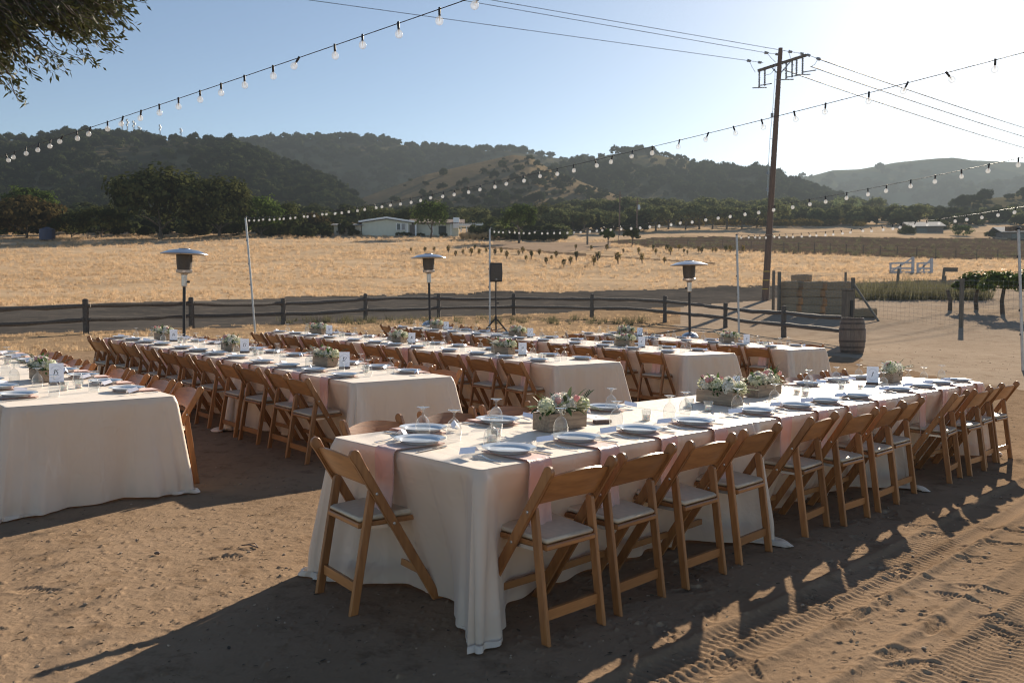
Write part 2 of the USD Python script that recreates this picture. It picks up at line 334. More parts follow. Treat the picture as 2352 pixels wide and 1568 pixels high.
# zones, read off where each piece of ground lies
px, py = project(np.stack([GX, GY, gz(GX, GY)], -1))
jit = (meshkit.fbm(np.stack([GX * .9, GY * .9, GX * 0], -1), 3, 4) - .5)
pj = py + jit * 14 * np.clip(30 / np.maximum(GY, 1), .25, 1.5)
def line(pts, x): p = np.array(pts, float); return np.interp(x, p[:, 0], p[:, 1])
road_up = line([(-900,722),(-400,712),(0,703),(400,693),(700,682),(1223,672),(1748,657),(1960,649),(2270,641),(2900,632)], px)
road_lo = line([(-900,800),(-400,785),(0,770),(440,754),(651,745),(840,737),(1008,729),(1180,722),(1400,713),(1600,701),(1760,690),(1830,668),(1960,661),(2270,658),(2900,648)], px)
strip_lo = line([(-900,900),(-400,860),(0,836),(200,812),(420,800),(700,790),(1000,783),(1300,775),(1500,764),(1560,745),(1561,0)], px)
plow_up = line([(1380,556),(1500,546),(1787,543),(2058,546),(2352,549),(2900,552)], px)
plow_lo = line([(1380,556),(1500,569),(1787,581),(2087,593),(2352,599),(2900,606)], px)
front = GY > 12
zone = np.zeros(GX.shape, int)                                  # 0 yard 1 road 2 field 3 strip 4 plowed 5 pale dirt 6 farm track
zone[front & (pj < road_lo) & (pj >= road_up)] = 1
zone[front & (pj < road_up)] = 2
zone[front & (pj < strip_lo) & (pj >= road_lo)] = 3
zone[front & (px > 1380) & (pj < plow_lo) & (pj > plow_up)] = 4
zone[front & (px > 1130) & (px < 1400) & (pj > 556) & (pj < line([(1130,566),(1180,576),(1300,580),(1400,574)], px))] = 5
tl = line([(1100,566),(1129,569),(1325,586),(1409,590),(1549,599),(1690,612),(1800,622)], px)
zone[front & (px > 1100) & (px < 1640) & (np.abs(py - tl) < 2.6)] = 6
zone[(zone == 0) & (GY > 12) & (px > 1480) & (pj < line([(1480, 742), (1700, 775), (1850, 800), (1990, 835), (2352, 900), (2900, 980)], px))] = 7
zone[(GY <= 12) & (np.hypot(GX, GY) > 60)] = 2
big = (zone == 2) | (zone == 4)
GZ += np.where(big & (Rr[:, None] > 30), (meshkit.fbm(np.stack([GX * .12, GY * .12, GX * 0], -1), 3, 12) - .5) * .5, 0) * sstep(40, 70, Rr)[:, None]
q = grid_faces(NR, NA, wrap=True)
gv = np.stack([GX, GY, GZ], -1).reshape(-1, 3)
zf = zone.reshape(-1)[q].max(1); zf = np.where((zone.reshape(-1)[q] == zf[:, None]).all(1), zf, zone.reshape(-1)[q[:, 0]])
tri = np.vstack([q[:, [0, 2, 1]], q[:, [0, 3, 2]]]); zf = np.concatenate([zf, zf])
cen = len(gv); gv = np.vstack([gv, [[0, 0, float(gz(0, 0))]]])
tri = np.vstack([tri, [[cen, (j + 1) % NA, j] for j in range(NA)]]); zf = np.concatenate([zf, np.zeros(NA, int)])
_n = np.cross(gv[tri[:, 1]] - gv[tri[:, 0]], gv[tri[:, 2]] - gv[tri[:, 0]])
if _n[:, 2].mean() < 0: tri = tri[:, [0, 2, 1]]; _n = -_n
gn = np.zeros_like(gv)
for k in range(3): np.add.at(gn, tri[:, k], _n)
gn /= np.linalg.norm(gn, axis=1, keepdims=True) + 1e-12

def groundmat(name, c1, c2, c3, s1, s2, bump, bs, rough=.95, dist=.02, stretch=(1, 1, 1)):
    nodes = {'g': ('geometry', {}), 'mp': ('mapping', {'scale': stretch}), 'n1': ('noise_texture', {'scale': s1, 'detail': 6.0, 'roughness': .65}), 'n2': ('noise_texture', {'scale': s2, 'detail': 5.0, 'roughness': .7}),
             'r1': ('rgb_ramp', {'ramp': [(.36, c1), (.64, c2)]}), 'r2': ('rgb_ramp', {'ramp': [(.52, (0, 0, 0)), (.70, (1, 1, 1))]}), 'c3': ('color', {'value': c3}),
             'mx': ('mix', {}), 'n3': ('noise_texture', {'scale': bs, 'detail': 6.0, 'roughness': .7}), 'b': ('bump', {'strength': bump, 'distance': dist}), 'p': ('principled_bsdf', {'roughness': rough, 'specular_ior_level': 0.0})}
    links = [('g.position', 'mp.vector'), ('mp.vector', 'n1.vector'), ('mp.vector', 'n2.vector'), ('g.position', 'n3.vector'), ('n1.fac', 'r1.fac'), ('n2.fac', 'r2.fac'), ('r2.color', 'mx.fac'), ('r1.color', 'mx.color1'), ('c3.color', 'mx.color2'),
             ('mx.color', 'p.base_color'), ('n3.fac', 'b.height'), ('b.normal', 'p.normal')]
    return usdkit.material(stage, '/World/Looks/' + name, nodes, links, surface='p.BSDF')
yard_m = groundmat('trodden_dirt', (.235, .162, .104), (.29, .205, .136), (.175, .118, .075), .7, 5.0, .5, 60, dist=.012)
road_m = groundmat('grey_road', (.062, .058, .054), (.095, .086, .078), (.14, .118, .098), .25, 1.2, .3, 14)
field_m = groundmat('dry_field', (.56, .41, .265), (.47, .335, .21), (.34, .235, .14), .10, .30, .5, 3.0, dist=.08, stretch=(.3, 1, 1))
strip_m = groundmat('dry_grass_ground', (.36, .255, .155), (.27, .185, .115), (.19, .13, .082), .8, 3.0, .7, 14, dist=.05)
plow_m = groundmat('dark_plot', (.06, .045, .035), (.10, .072, .052), (.16, .115, .075), .12, .9, .8, 1.5, dist=.15, stretch=(.4, 1.6, 1))
pale_m = groundmat('pale_dirt', (.38, .28, .20), (.32, .235, .165), (.28, .2, .14), .2, 1, .3, 3)
droad_m = groundmat('pale_dirt_road', (.40, .315, .235), (.34, .265, .195), (.26, .19, .135), .5, 2.5, .5, 20, dist=.02)
track_m = groundmat('track_dirt', (.14, .10, .07), (.2, .14, .09), (.1, .08, .05), .3, 1, .3, 3)
zones = [('dirt_yard', yard_m, 'trodden brown dirt yard with tyre tracks and footprints', 'ground'), ('road', road_m, 'grey road running behind the split rail fence', 'road'),
         ('dry_field', field_m, 'golden dry grass field rising beyond the road', 'field'), ('grass_strip', strip_m, 'strip of dry golden grass along the rail fence', 'ground'),
         ('plowed_plot', plow_m, 'dark fenced plot of bare soil beyond the field', 'field'), ('pale_dirt_patch', pale_m, 'pale bare dirt beside the house', 'ground'), ('dirt_road', droad_m, 'pale dirt road sweeping past the barrel on the right', 'road'), ('farm_track', track_m, 'thin dark track across the dry field', 'path')]
for k, (nm, m, lab, ct) in zip((0, 1, 2, 3, 4, 5, 7, 6), zones):
    f = tri[zf == k]
    if not len(f): continue
    ids, inv = np.unique(f, return_inverse=True); inv = inv.reshape(-1, 3)
    ms = usdkit.mesh(stage, fresh('/World', nm), (gv[ids], inv), m, False)
    ms.CreateNormalsAttr(Vt.Vec3fArray.FromNumpy(gn[ids].astype(np.float32))); ms.SetNormalsInterpolation('vertex')
    tag(ms, lab, ct, kind='structure')

# ---------------------------------------------------------------- foliage shapes
def leaf_quads(c, nrm, size, r, aspect=1.0, bend=0.0):
    """one diamond-ish quad per centre, facing about nrm"""
    n = len(c); a = np.cross(nrm, r.normal(size=(n, 3))); a /= np.linalg.norm(a, axis=1, keepdims=True) + 1e-9; b = np.cross(nrm, a); b /= np.linalg.norm(b, axis=1, keepdims=True) + 1e-9
    s = np.asarray(size).reshape(-1, 1) * np.ones((n, 1))
    v = np.stack([c - a * s, c + b * s * aspect * .6 + nrm * s * bend, c + a * s, c - b * s * aspect * .6 + nrm * s * bend], 1).reshape(-1, 3)
    i = np.arange(n)[:, None] * 4
    return v, np.vstack([i + [0, 1, 2], i + [0, 2, 3]])
def crown(rx, ry, rz, zc, n_cl, per, leaf, seed, flat=0.0, holes=.0, clus=None):
    r = np.random.default_rng(seed); d = r.normal(size=(n_cl, 3)); d /= np.linalg.norm(d, axis=1, keepdims=True)
    d[:, 2] = np.where(d[:, 2] < -.45, -d[:, 2], d[:, 2])
    rad = (.45 + .55 * r.random(n_cl) ** .5) * (.72 + .5 * meshkit.noise(d * 1.9 + seed * 3.1, seed))
    cc = d * rad[:, None]; cs = (clus or .24) * (.7 + .6 * r.random(n_cl))
    q = r.normal(size=(n_cl, per, 3)); q /= np.linalg.norm(q, axis=2, keepdims=True); q *= (r.random((n_cl, per, 1)) ** .4)
    pts = (cc[:, None] + q * cs[:, None, None]).reshape(-1, 3); nr = (q + .6 * d[:, None] + r.normal(size=q.shape) * .5 + np.array([0, 0, .3])).reshape(-1, 3); nr /= np.linalg.norm(nr, axis=1, keepdims=True)
    pts = pts * np.array([rx, ry, rz]) + np.array([0, 0, zc])
    return leaf_quads(pts, nr, leaf * (.6 + .8 * r.random(len(pts))), r, 1.2)
def trunk(h, r0, spread, seed, nb=5, lean=0.0):
    r = np.random.default_rng(seed); ms = []
    top = np.array([lean * h, 0, h]); k = 6; t = np.linspace(0, 1, k)[:, None]
    p = t * top + np.cumsum(r.normal(size=(k, 3)) * [.06, .06, 0] * h * .3, 0) * (t > 0)
    ms.append(tube(p, r0 * (1.25 - .6 * t[:, 0]), 7))
    for b in range(nb):
        a = b * 2.4 + r.random(); s = p[-2 - (b % 2)]; e = s + np.array([math.cos(a) * spread, math.sin(a) * spread, h * (.5 + .5 * r.random())])
        m_ = (s + e) / 2 + np.array([0, 0, .1 * h]); ms.append(tube([s, m_, e], [r0 * .5, r0 * .35, r0 * .12], 5))
    return cat_mesh(ms)
hill_leaf = leafmat('hill_oak_leaf', (.030, .040, .015), (.082, .086, .036), .25, .22, vary=.5, rough=1.0, spec=0.0)
oak_leaf = leafmat('dark_oak_leaf', (.042, .052, .018), (.098, .102, .038), .35, .25, vary=.18, rough=1.0, spec=0.0)
brown_leaf = leafmat('brown_oak_leaf', (.058, .045, .019), (.09, .066, .026), .35, .25, vary=.15, rough=1.0, spec=0.0)
green_leaf = leafmat('green_tree_leaf', (.055, .085, .022), (.095, .13, .034), .35, .32, vary=.18, rough=1.0, spec=0.0)
orchard_leaf = leafmat('orchard_leaf', (.115, .125, .052), (.19, .195, .085), .4, .3, vary=.25, rough=1.0, spec=0.0)
poplar_leaf = leafmat('poplar_leaf', (.18, .23, .11), (.27, .31, .16), .4, .3, vary=.15, rough=1.0, spec=0.0)
vine_leaf = leafmat('vine_leaf', (.05, .085, .02), (.12, .15, .035), 3, .35, vary=.15)
autumn_leaf = leafmat('autumn_vine_leaf', (.12, .075, .03), (.24, .20, .05), 4, .3, vary=.3, rough=1.0, spec=0.0)
drygrass = leafmat('dry_grass_blade', (.60, .44, .28), (.50, .355, .215), .6, .45, vary=.25, rough=1.0, spec=0.0)
weedgrass = leafmat('grey_green_weed', (.13, .125, .075), (.20, .18, .105), .6, .3, vary=.25, rough=1.0, spec=0.0)
plume_m = leafmat('pampas_plume', (.62, .44, .24), (.70, .53, .32), 2, .35, vary=.1)

def instancer(name, protos, mats, pos, idx, scale, rotz, label, cat):
    pi = UsdGeom.PointInstancer.Define(stage, fresh('/World', name)); pp = str(pi.GetPath()); paths = []
    for i, (m, mt) in enumerate(zip(protos, mats)):
        q = usdkit.mesh(stage, f'{pp}/clump' + (f'_{i:03d}' if i else ''), m, mt, False); paths.append(q.GetPath())
    pi.CreatePrototypesRel().SetTargets(paths)
    pi.CreatePositionsAttr(Vt.Vec3fArray.FromNumpy(np.asarray(pos, np.float32)))
    pi.CreateProtoIndicesAttr(Vt.IntArray.FromNumpy(np.asarray(idx, np.int32)))
    s = np.asarray(scale, np.float32); s = np.repeat(s[:, None], 3, 1) if s.ndim == 1 else s
    pi.CreateScalesAttr(Vt.Vec3fArray.FromNumpy(s))
    pi.CreateOrientationsAttr(Vt.QuathArray([Gf.Quath(float(math.cos(a / 2)), 0, 0, float(math.sin(a / 2))) for a in rotz]))
    return tag(pi, label, cat, kind='stuff')
# ---------------------------------------------------------------- hills
def hillmat(name, c1, c2, c3, s1=.012, s2=.04):
    return groundmat(name, c1, c2, c3, s1, s2, .8, .15, dist=1.0)
brush_m = hillmat('brush_hillside', (.050, .050, .028), (.075, .065, .036), (.13, .092, .05))
grassy_m = hillmat('grassy_hillside', (.20, .15, .09), (.15, .11, .065), (.07, .062, .035))
mixed_m = hillmat('mixed_hillside', (.085, .078, .042), (.13, .105, .055), (.22, .155, .085))
olive_m = hillmat('olive_hillside', (.038, .05, .026), (.058, .066, .034), (.12, .10, .055))
hill_forms = {}
def hill(name, label, pts, D, base, mat, treeh, seed, back=1.9, rough=.05, prof=1.15, n=(260, 70)):
    pts = np.array(pts, float); xs = np.linspace(pts[0, 0], pts[-1, 0], n[0]); ry = np.interp(xs, pts[:, 0], pts[:, 1])
    k = np.array([.25, .5, .25]); ry = np.convolve(np.pad(ry, 1, 'edge'), k, 'valid')
    Dp = np.interp(xs, *np.array(D, float).T); Bp = np.interp(xs, *np.array(base, float).T) if np.ndim(base) else np.full_like(xs, base)
    v = np.concatenate([np.linspace(0, 1, n[1]), np.linspace(1.03, back, 22)])
    U = (xs - 1176) / FPX
    zr = CAMH + (YH - ry) / FPX * Dp - treeh; X0 = U * Bp; zb = gz(X0, np.minimum(Bp, 380)) - 6
    Y = Bp[:, None] + (Dp - Bp)[:, None] * v[None]; X = U[:, None] * Y
    s = np.where(v <= 1, np.sin(np.clip(v, 0, 1) ** prof * math.pi / 2), np.cos(np.clip((v - 1) / (back - 1), 0, 1) * math.pi / 2))
    eb, er = (zb - CAMH) / Bp, (zr - CAMH) / Dp                     # rises steadily as seen from the valley, so the crest is the skyline
    Zf = CAMH + (eb[:, None] + (er - eb)[:, None] * s[None]) * Y; Zb = zb[:, None] + (zr - zb)[:, None] * s[None]
    Z = np.where(v[None] <= 1, Zf, Zb)
    amp = rough * (zr - zb).clip(8)[:, None] * np.sin(np.clip(v, 0, 1) * math.pi)[None] ** .8
    Z = Z + amp * 2.2 * (meshkit.fbm(np.stack([X * .011, Y * .008, X * 0 + seed], -1), 4, seed) - .5) * 2
    P3 = np.stack([X, Y, Z], -1); q = grid_faces(len(xs), len(v))
    ms = usdkit.mesh(stage, fresh('/World', name), (P3.reshape(-1, 3), q[:, ::-1]), mat, True)
    tag(ms, label, 'hill', kind='structure'); hill_forms[name + str(seed)] = (P3, v); return P3, v
H1 = hill('brush_covered_hill', 'dark brush covered hill filling the left skyline', [(-2200,380),(-1400,330),(-800,360),(-500,350),(-250,330),(0,309),(66,314),(99,306),(181,298),(231,299),(297,303),(396,311),(511,318),(541,324),(604,344),(660,374),(752,402),(812,448),(850,480),(880,510)],
          [(-2200,640),(300,640),(880,430)], [(-2200,300),(500,300),(880,360)], brush_m, 5.0, 1, n=(460, 70))
H2 = hill('wooded_ridge', 'dark wooded ridge with oak trees along its crest', [(200,350),(300,335),(541,326),(658,317),(752,314),(838,318),(933,329),(1036,338),(1138,343),(1202,348),(1282,359),(1362,361),(1450,375),(1550,400),(1700,450)],
          [(200,980),(1700,900)], 560, brush_m, 4.0, 2)
H3 = hill('grassy_knoll', 'dry grassy knoll with scattered brush in front of the ridge', [(700,512),(740,492),(780,476),(863,444),(978,402),(1074,380),(1177,357),(1218,362),(1266,391),(1340,420),(1420,450),(1500,485),(1560,510)],
          [(700,470),(1177,540),(1560,430)], 330, grassy_m, .6, 3, rough=.035)
H4 = hill('oak_dotted_hill', 'hazy oak dotted hill behind the orchard', [(1150,420),(1250,392),(1330,368),(1370,358),(1391,349),(1427,343),(1475,339),(1535,354),(1598,366),(1643,381),(1709,391),(1760,394),(1793,408),(1826,419),(1900,440),(2000,470),(2100,500)],
          [(1150,640),(1475,720),(2100,560)], 400, mixed_m, 4.0, 4)
H5 = hill('smooth_far_hill', 'smooth hazy olive hill on the far right skyline', [(1600,470),(1700,440),(1826,414),(1847,409),(1907,393),(1967,391),(2045,377),(2141,370),(2237,371),(2352,376),(2500,388),(2750,420),(3000,450)],
          [(1600,1250),(3000,1350)], 700, olive_m, .5, 5, rough=.075)
H6 = hill('near_right_hill', 'dark near hillside at the right edge behind the sheds', [(2000,545),(2040,528),(2100,500),(2175,468),(2232,446),(2298,440),(2352,424),(2450,402),(2700,382),(3000,380)],
          [(2000,300),(2352,430),(3000,480)], 235, mixed_m, 3.0, 6)

hp = [crown(.5, .5, .42, .36, 34, 15, .085, 40 + i, clus=.30) for i in range(6)]
def scatter(H, n, seed, dens, smin, smax, vmax=1.04, ridge_boost=0):
    P3, v = H; r = np.random.default_rng(seed); nx_, nv_ = P3.shape[:2]; kv = np.searchsorted(v, vmax)
    i = r.random(n) * (nx_ - 2); j = (r.random(n) ** .8) * (kv - 1)
    if ridge_boost: i = np.concatenate([i, r.random(ridge_boost) * (nx_ - 2)]); j = np.concatenate([j, np.searchsorted(v, .985) + r.random(ridge_boost) * 2])
    p = np.stack([map_coordinates(P3[..., k], [i, j], order=1) for k in range(3)], -1)
    keep = r.random(len(p)) < dens(p, i / nx_, j / kv); p = p[keep]
    return p, smin + (smax - smin) * r.random(len(p)) ** 1.6
def nd(p, s, seed, lo, hi): return sstep(lo, hi, meshkit.fbm(np.stack([p[:, 0] * s, p[:, 1] * s, p[:, 0] * 0], -1), 3, seed))
T = [scatter(H1, 9000, 1, lambda p, i, j: .18 + .82 * nd(p, .014, 3, .36, .54), 3, 8.5, ridge_boost=320),
     scatter(H2, 3000, 2, lambda p, i, j: .2 + .8 * nd(p, .009, 4, .34, .52), 4, 10),
     scatter(H3, 1500, 3, lambda p, i, j: (.25 + .75 * nd(p, .016, 5, .42, .58)) * sstep(.97, .72, j + .25 * (i < .5)) * (.25 + .75 * sstep(.25, .55, i)) + .02, 1.6, 5.5, vmax=.99),
     scatter(H4, 2000, 4, lambda p, i, j: .12 + .8 * nd(p, .012, 6, .42, .58), 3.5, 9, ridge_boost=110),
     scatter(H5, 2200, 5, lambda p, i, j: .9 * nd(p, .006, 7, .40, .55) * sstep(.95, .6, j), 7, 14, vmax=.95),
     scatter(H6, 420, 6, lambda p, i, j: .08 + .6 * nd(p, .02, 8, .45, .6), 3, 8)]
tp = np.vstack([t[0] for t in T]); ts = np.concatenate([t[1] for t in T])
instancer('hillside_trees', hp, [hill_leaf] * 6, tp - [0, 0, .2], rng.integers(0, 6, len(tp)), np.stack([ts, ts, ts * (.75 + .4 * rng.random(len(ts)))], 1), rng.random(len(tp)) * 6.28, 'oak scrub and trees covering the far hillsides', 'wood')

# ---------------------------------------------------------------- trees of the valley
def tree_proto(kind):
    return kind
def make_tree(label, px, base_py, top_py, w_px, Y, mat, seed, trunk_f=.22, cat='tree', name='oak_tree', dense=1.0, flat=.0, group=None, leafs=None):
    b = at(px, base_py, Y); g = float(gz(b[0], min(Y, 380))); b[2] = min(b[2], g) if abs(g - b[2]) < 3 else g
    top = at(px, top_py, Y)[2]; h = max(top - b[2], 1.5); rx = w_px / 2 / FPX * Y
    t = thing(name, label, cat, mat4(b, rng.random() * 6.28), group)
    hz_ = h * (1 - trunk_f) / 2
    part(t, 'trunk', trunk(h * (trunk_f + .15), max(.10, h * .028), rx * .45, seed), soilbark, True)
    ncl = int(70 * dense)
    part(t, 'crown', crown(rx * 1.02, rx * .95, hz_ * 1.08, h - hz_, ncl, 38, leafs or max(.16, rx * .055), seed, clus=.26), mat, False)
    return t
tree_list = [
 ('brown leaved oak nearest the left edge of the photo', 62, 553, 462, 165, 148, brown_leaf, .12),
 ('bright green umbrella shaped tree rising behind the brown oak', 72, 540, 434, 112, 165, green_leaf, .45),
 ('grey green slender tree between the brown oak and the low dark trees', 122, 545, 480, 60, 160, orchard_leaf, .2),
 ('low dark oak right of the dark blue tank', 165, 552, 490, 95, 150, oak_leaf, .1),
 ('second low dark oak left of the big oak', 232, 551, 478, 110, 150, oak_leaf, .1),
 ('biggest dark oak in the left tree line', 368, 551, 397, 235, 148, oak_leaf, .10),
 ('tall dark oak joined to the right of the biggest oak', 505, 549, 415, 160, 152, oak_leaf, .08),
 ('greener bushy oak behind the first string light pole', 600, 549, 455, 110, 155, green_leaf, .06),
 ('dark bushy oak right of the first string light pole', 655, 548, 470, 95, 160, oak_leaf, .06),
 ('low scrubby oak left of the beige shed', 716, 545, 492, 85, 170, brown_leaf, .06),
 ('round dark tree behind the beige shed', 775, 540, 492, 80, 190, oak_leaf, .1),
 ('grey green tree behind the ridge of the pale green house', 868, 538, 478, 100, 195, orchard_leaf, .1),
 ('dark tree behind the right part of the pale green house', 945, 538, 483, 90, 195, oak_leaf, .1),
 ('green shade tree with a visible trunk in front of the house', 992, 556, 463, 88, 158, green_leaf, .30),
 ('green shade tree with a leaning trunk right of the pergola', 1192, 558, 474, 88, 146, green_leaf, .30),
 ('pale tree between the chimney and the leaning shade tree', 1088, 545, 478, 85, 185, orchard_leaf, .12),
 ('bushy tree directly behind the second string light pole', 1130, 548, 500, 60, 170, oak_leaf, .1),
 ('dark round tree beyond the leaning shade tree', 1245, 545, 470, 70, 200, oak_leaf, .1),
 ('small round green tree at the edge of the dark plot', 1396, 556, 528, 32, 138, green_leaf, .35),
 ('small dark tree right of the small round green tree', 1452, 560, 526, 38, 136, oak_leaf, .35),
 ('tall pale poplar right of the utility pole', 1925, 520, 455, 36, 300, poplar_leaf, .08),
 ('slender pale poplar second to the right of the utility pole', 1972, 520, 466, 32, 300, poplar_leaf, .08),
 ('short pale poplar third to the right of the utility pole', 2052, 515, 470, 30, 320, poplar_leaf, .08),
 ('bright yellow green tree right of the grey roofed shed', 2210, 550, 518, 50, 200, green_leaf, .15),
 ('dark tree left of the grey roofed shed', 2082, 552, 518, 42, 205, oak_leaf, .12),
 ('dark tree behind the grey roofed shed', 2150, 545, 505, 60, 225, oak_leaf, .12),
 ('dark bush between the yellow green tree and the right hand shed', 2278, 552, 532, 34, 196, oak_leaf, .1),
]
for i, (lab, x, by, ty, w, Y, m, tf) in enumerate(tree_list): make_tree(lab, x, by, ty, w, Y, m, 100 + i, tf, dense=1.6 if w > 120 else (1.0 if w > 70 else .6))
# orchard: rows of small grey green trees, each its own copy of one of four
protos = []
ords = ['first', 'second', 'third', 'fourth', 'fifth', 'sixth', 'seventh', 'eighth', 'ninth', 'tenth', 'eleventh', 'twelfth', 'thirteenth', 'fourteenth', 'fifteenth', 'sixteenth', 'seventeenth', 'eighteenth', 'nineteenth', 'twentieth']
def orchard_row(x0, x1, by0, by1, hpx, Y0, Y1, n, rowname):
    for i in range(n):
        f = i / (n - 1); x = x0 + (x1 - x0) * f + rng.normal() * 4; Y = Y0 + (Y1 - Y0) * f + rng.normal() * 3
        b = at(x, by0 + (by1 - by0) * f, Y); b[2] = float(gz(b[0], b[1])); s = hpx / FPX * Y * (.85 + .3 * rng.random())
        lab = f'grey green orchard tree, {ords[i]} from the left in the {rowname} orchard row'
        if len(protos) < 4:
            t = thing('orchard_tree', lab, 'tree', mat4(b, rng.random() * 6, scale=s), 'orchard trees below the hill')
            part(t, 'trunk', trunk(.42, .035, .25, 300 + i, 4), soilbark, True); part(t, 'crown', crown(.62, .62, .36, .64, 46, 24, .055, 310 + i, clus=.3), orchard_leaf, False); protos.append(t)
        else: dup(protos[int(rng.integers(4))], lab, mat4(b, rng.random() * 6, scale=s))
orchard_row(1275, 1770, 536, 524, 52, 200, 225, 16, 'nearest')
orchard_row(1290, 1790, 520, 505, 50, 245, 270, 15, 'middle')
orchard_row(1310, 2010, 505, 500, 44, 300, 330, 19, 'farthest')
orchard_row(1800, 2120, 522, 528, 40, 250, 250, 10, 'right hand')

# low brush closing the valley floor between the trees
n = 700; bx = rng.uniform(-150, 2500, n); bY = rng.uniform(205, 330, n); bp = np.array([at(a, 520, b) for a, b in zip(bx, bY)])
bp[:, 2] = gz(bp[:, 0], bp[:, 1]); sel = ~((bx > 1480) & (bx < 2400) & (bY < 240)); bp = bp[sel]
n2 = 260; b2x = np.concatenate([rng.uniform(-150, 760, 200), rng.uniform(1100, 1290, 60)]); b2Y = rng.uniform(156, 200, n2); b2 = np.array([at(a, 540, b) for a, b in zip(b2x, b2Y)]); b2[:, 2] = gz(b2[:, 0], b2[:, 1]); bp = np.vstack([bp, b2])
s = np.concatenate([rng.uniform(3, 8, sel.sum()), rng.uniform(2, 5.5, n2)])
instancer('valley_brush', hp, [hill_leaf, oak_leaf, hill_leaf, oak_leaf, orchard_leaf, hill_leaf], bp - [0, 0, .3], rng.integers(0, 6, len(bp)), np.stack([s, s, s * .8], 1), rng.random(len(bp)) * 6, 'low brush and scrub along the valley floor', 'brush')

# ---------------------------------------------------------------- the house and other far buildings
green_wall = P('pale_green_wall', (.52, .53, .45), (.47, .48, .41), 2, .8)
roofm = P('brown_shingle_roof', (.20, .125, .095), (.14, .09, .07), 3, .9, .3, 8)
trimw = P('white_trim', (.72, .72, .72), None, rough=.6)
beige_wall = P('beige_wall', (.52, .45, .34), (.47, .40, .30), 2, .85)
grey_roof = P('grey_metal_roof', (.30, .30, .30), (.24, .24, .24), 2, .9, specular_ior_level=.1)
pane_m = P('dark_window_pane', (.03, .035, .04), None, rough=.08)
dark_wall = P('dark_shed_wall', (.12, .10, .09), (.09, .075, .065), 2, .9)
def gable(w, d, h0, h1, axis='x', over=.3, th=.12):
    """two roof slopes, ridge along axis"""
    L, S = (w, d) if axis == 'x' else (d, w); s2 = S / 2 + over; e = h0 - (h1 - h0) / (S / 2) * over
    out = []
    for sg in (-1, 1):
        a = np.array([[-L/2-over, 0, h1], [L/2+over, 0, h1], [L/2+over, sg*s2, e], [-L/2-over, sg*s2, e]]); up = a + [0, 0, th]
        v = np.vstack([a, up]); out.append((v, np.array([[0,1,2],[0,2,3],[4,6,5],[4,7,6],[0,4,5],[0,5,1],[1,5,6],[1,6,2],[2,6,7],[2,7,3],[3,7,4],[3,4,0]])))
    v, f = cat_mesh(out)
    if axis == 'y': v = v[:, [1, 0, 2]] * [1, 1, 1]
    return v, f
def gable_wall(w, d, h0, h1):
    """a box whose front and back walls rise to a gable, ridge along y"""
    return prism([(-w/2, 0), (w/2, 0), (w/2, h0), (0, h1), (-w/2, h0)], d, 0, axis='y')
hb = at(940, 542, 168); hb[2] = float(gz(hb[0], hb[1])); SC = FPX / 168
X = lambda p: (p - 940) / SC
Z = lambda p: (542 - p) / SC
house = thing('house', 'pale green single storey house with white gable trim and covered porch', 'house', mat4(hb, .05))
part(house, 'wall', moved(gable_wall(X(946) - X(833), 7, Z(512), Z(504)), (X(889), 3.5, 0)), green_wall)
part(house, 'wall', box(X(1052) - X(947), 6, Z(512), (X(1000), 4.6, 0)), green_wall)
part(house, 'roof', moved(gable(X(952) - X(826), 7.6, Z(512), Z(501.5), axis='y'), (X(889), 3.5, .05)), roofm)
part(house, 'roof', moved(gable(X(1062) - X(940), 7, Z(511), Z(500), axis='x'), (X(1002), 4.6, .05)), roofm)
for a, b in (((X(826), Z(511.5)), (X(889), Z(502))), ((X(889), Z(502)), (X(953), Z(511.5)))):
    part(house, 'gable_trim', bar((a[0], -.62, a[1] + .12), (b[0], -.62, b[1] + .12), .34, .1), trimw)
w_ = part(house, 'window', box(X(931) - X(911) + .12, .12, Z(513) - Z(529), (X(921), -.06, Z(529))), trimw)
part(w_, 'pane', box(.66, .05, Z(514) - Z(528), (X(916), -.13, Z(528))), pane_m); part(w_, 'pane', box(.66, .05, Z(514) - Z(528), (X(926.5), -.13, Z(528))), grey_roof)
d_ = part(house, 'door', box(1.1, .1, Z(516) - Z(541), (X(979 - 32), -.06, Z(541))), dark_wall)
for x in (935.5, 955): part(house, 'door_trim', box(.3, .14, Z(513) - Z(542), (X(x), -.09, 0)), trimw)
for x in (993, 1035): part(house, 'porch_post', box(.16, .16, Z(513), (X(x), .6, 0)), trimw)
part(house, 'chimney', box(X(1054) - X(1040), .9, Z(498) - Z(522), (X(1047), 1.4, Z(522))), trimw)
part(house, 'entry_window', box(1.5, .1, 1.7, (X(1015), 1.55, .5)), pane_m)
perg = thing('pergola', 'white post pergola at the right end of the house', 'pergola', mat4(hb, .05))
for x, y in ((1058, 0), (1071, 0), (1081, 0), (1092, .1), (1105, -.4), (1058, 3), (1081, 3), (1105, 3)): part(perg, 'post', box(.16, .16, Z(517), (X(x), y, 0)), trimw)
for y in (-.4, 0.4, 3.0): part(perg, 'beam', box(X(1109) - X(1050), .14, .26, (X(1079.5), y, Z(517) + .002)), trimw)
for i in range(14): part(perg, 'rafter', box(.09, 4.2, .16, (X(1053) + i * (X(1108) - X(1053)) / 13, 1.3, Z(517) + .265)), trimw)
shed = thing('shed', 'beige shed with a flat gable roof left of the house', 'shed', mat4(hb, .05))
part(shed, 'wall', box(X(831) - X(770), 4, Z(518), (X(800), 2, 0)), beige_wall); part(shed, 'roof', moved(gable(X(832) - X(766), 4.4, Z(518), Z(514), axis='x'), (X(800), 2, 0)), grey_roof)
part(shed, 'window', box(1.2, .06, .7, (X(787), -.02, Z(530))), pane_m)
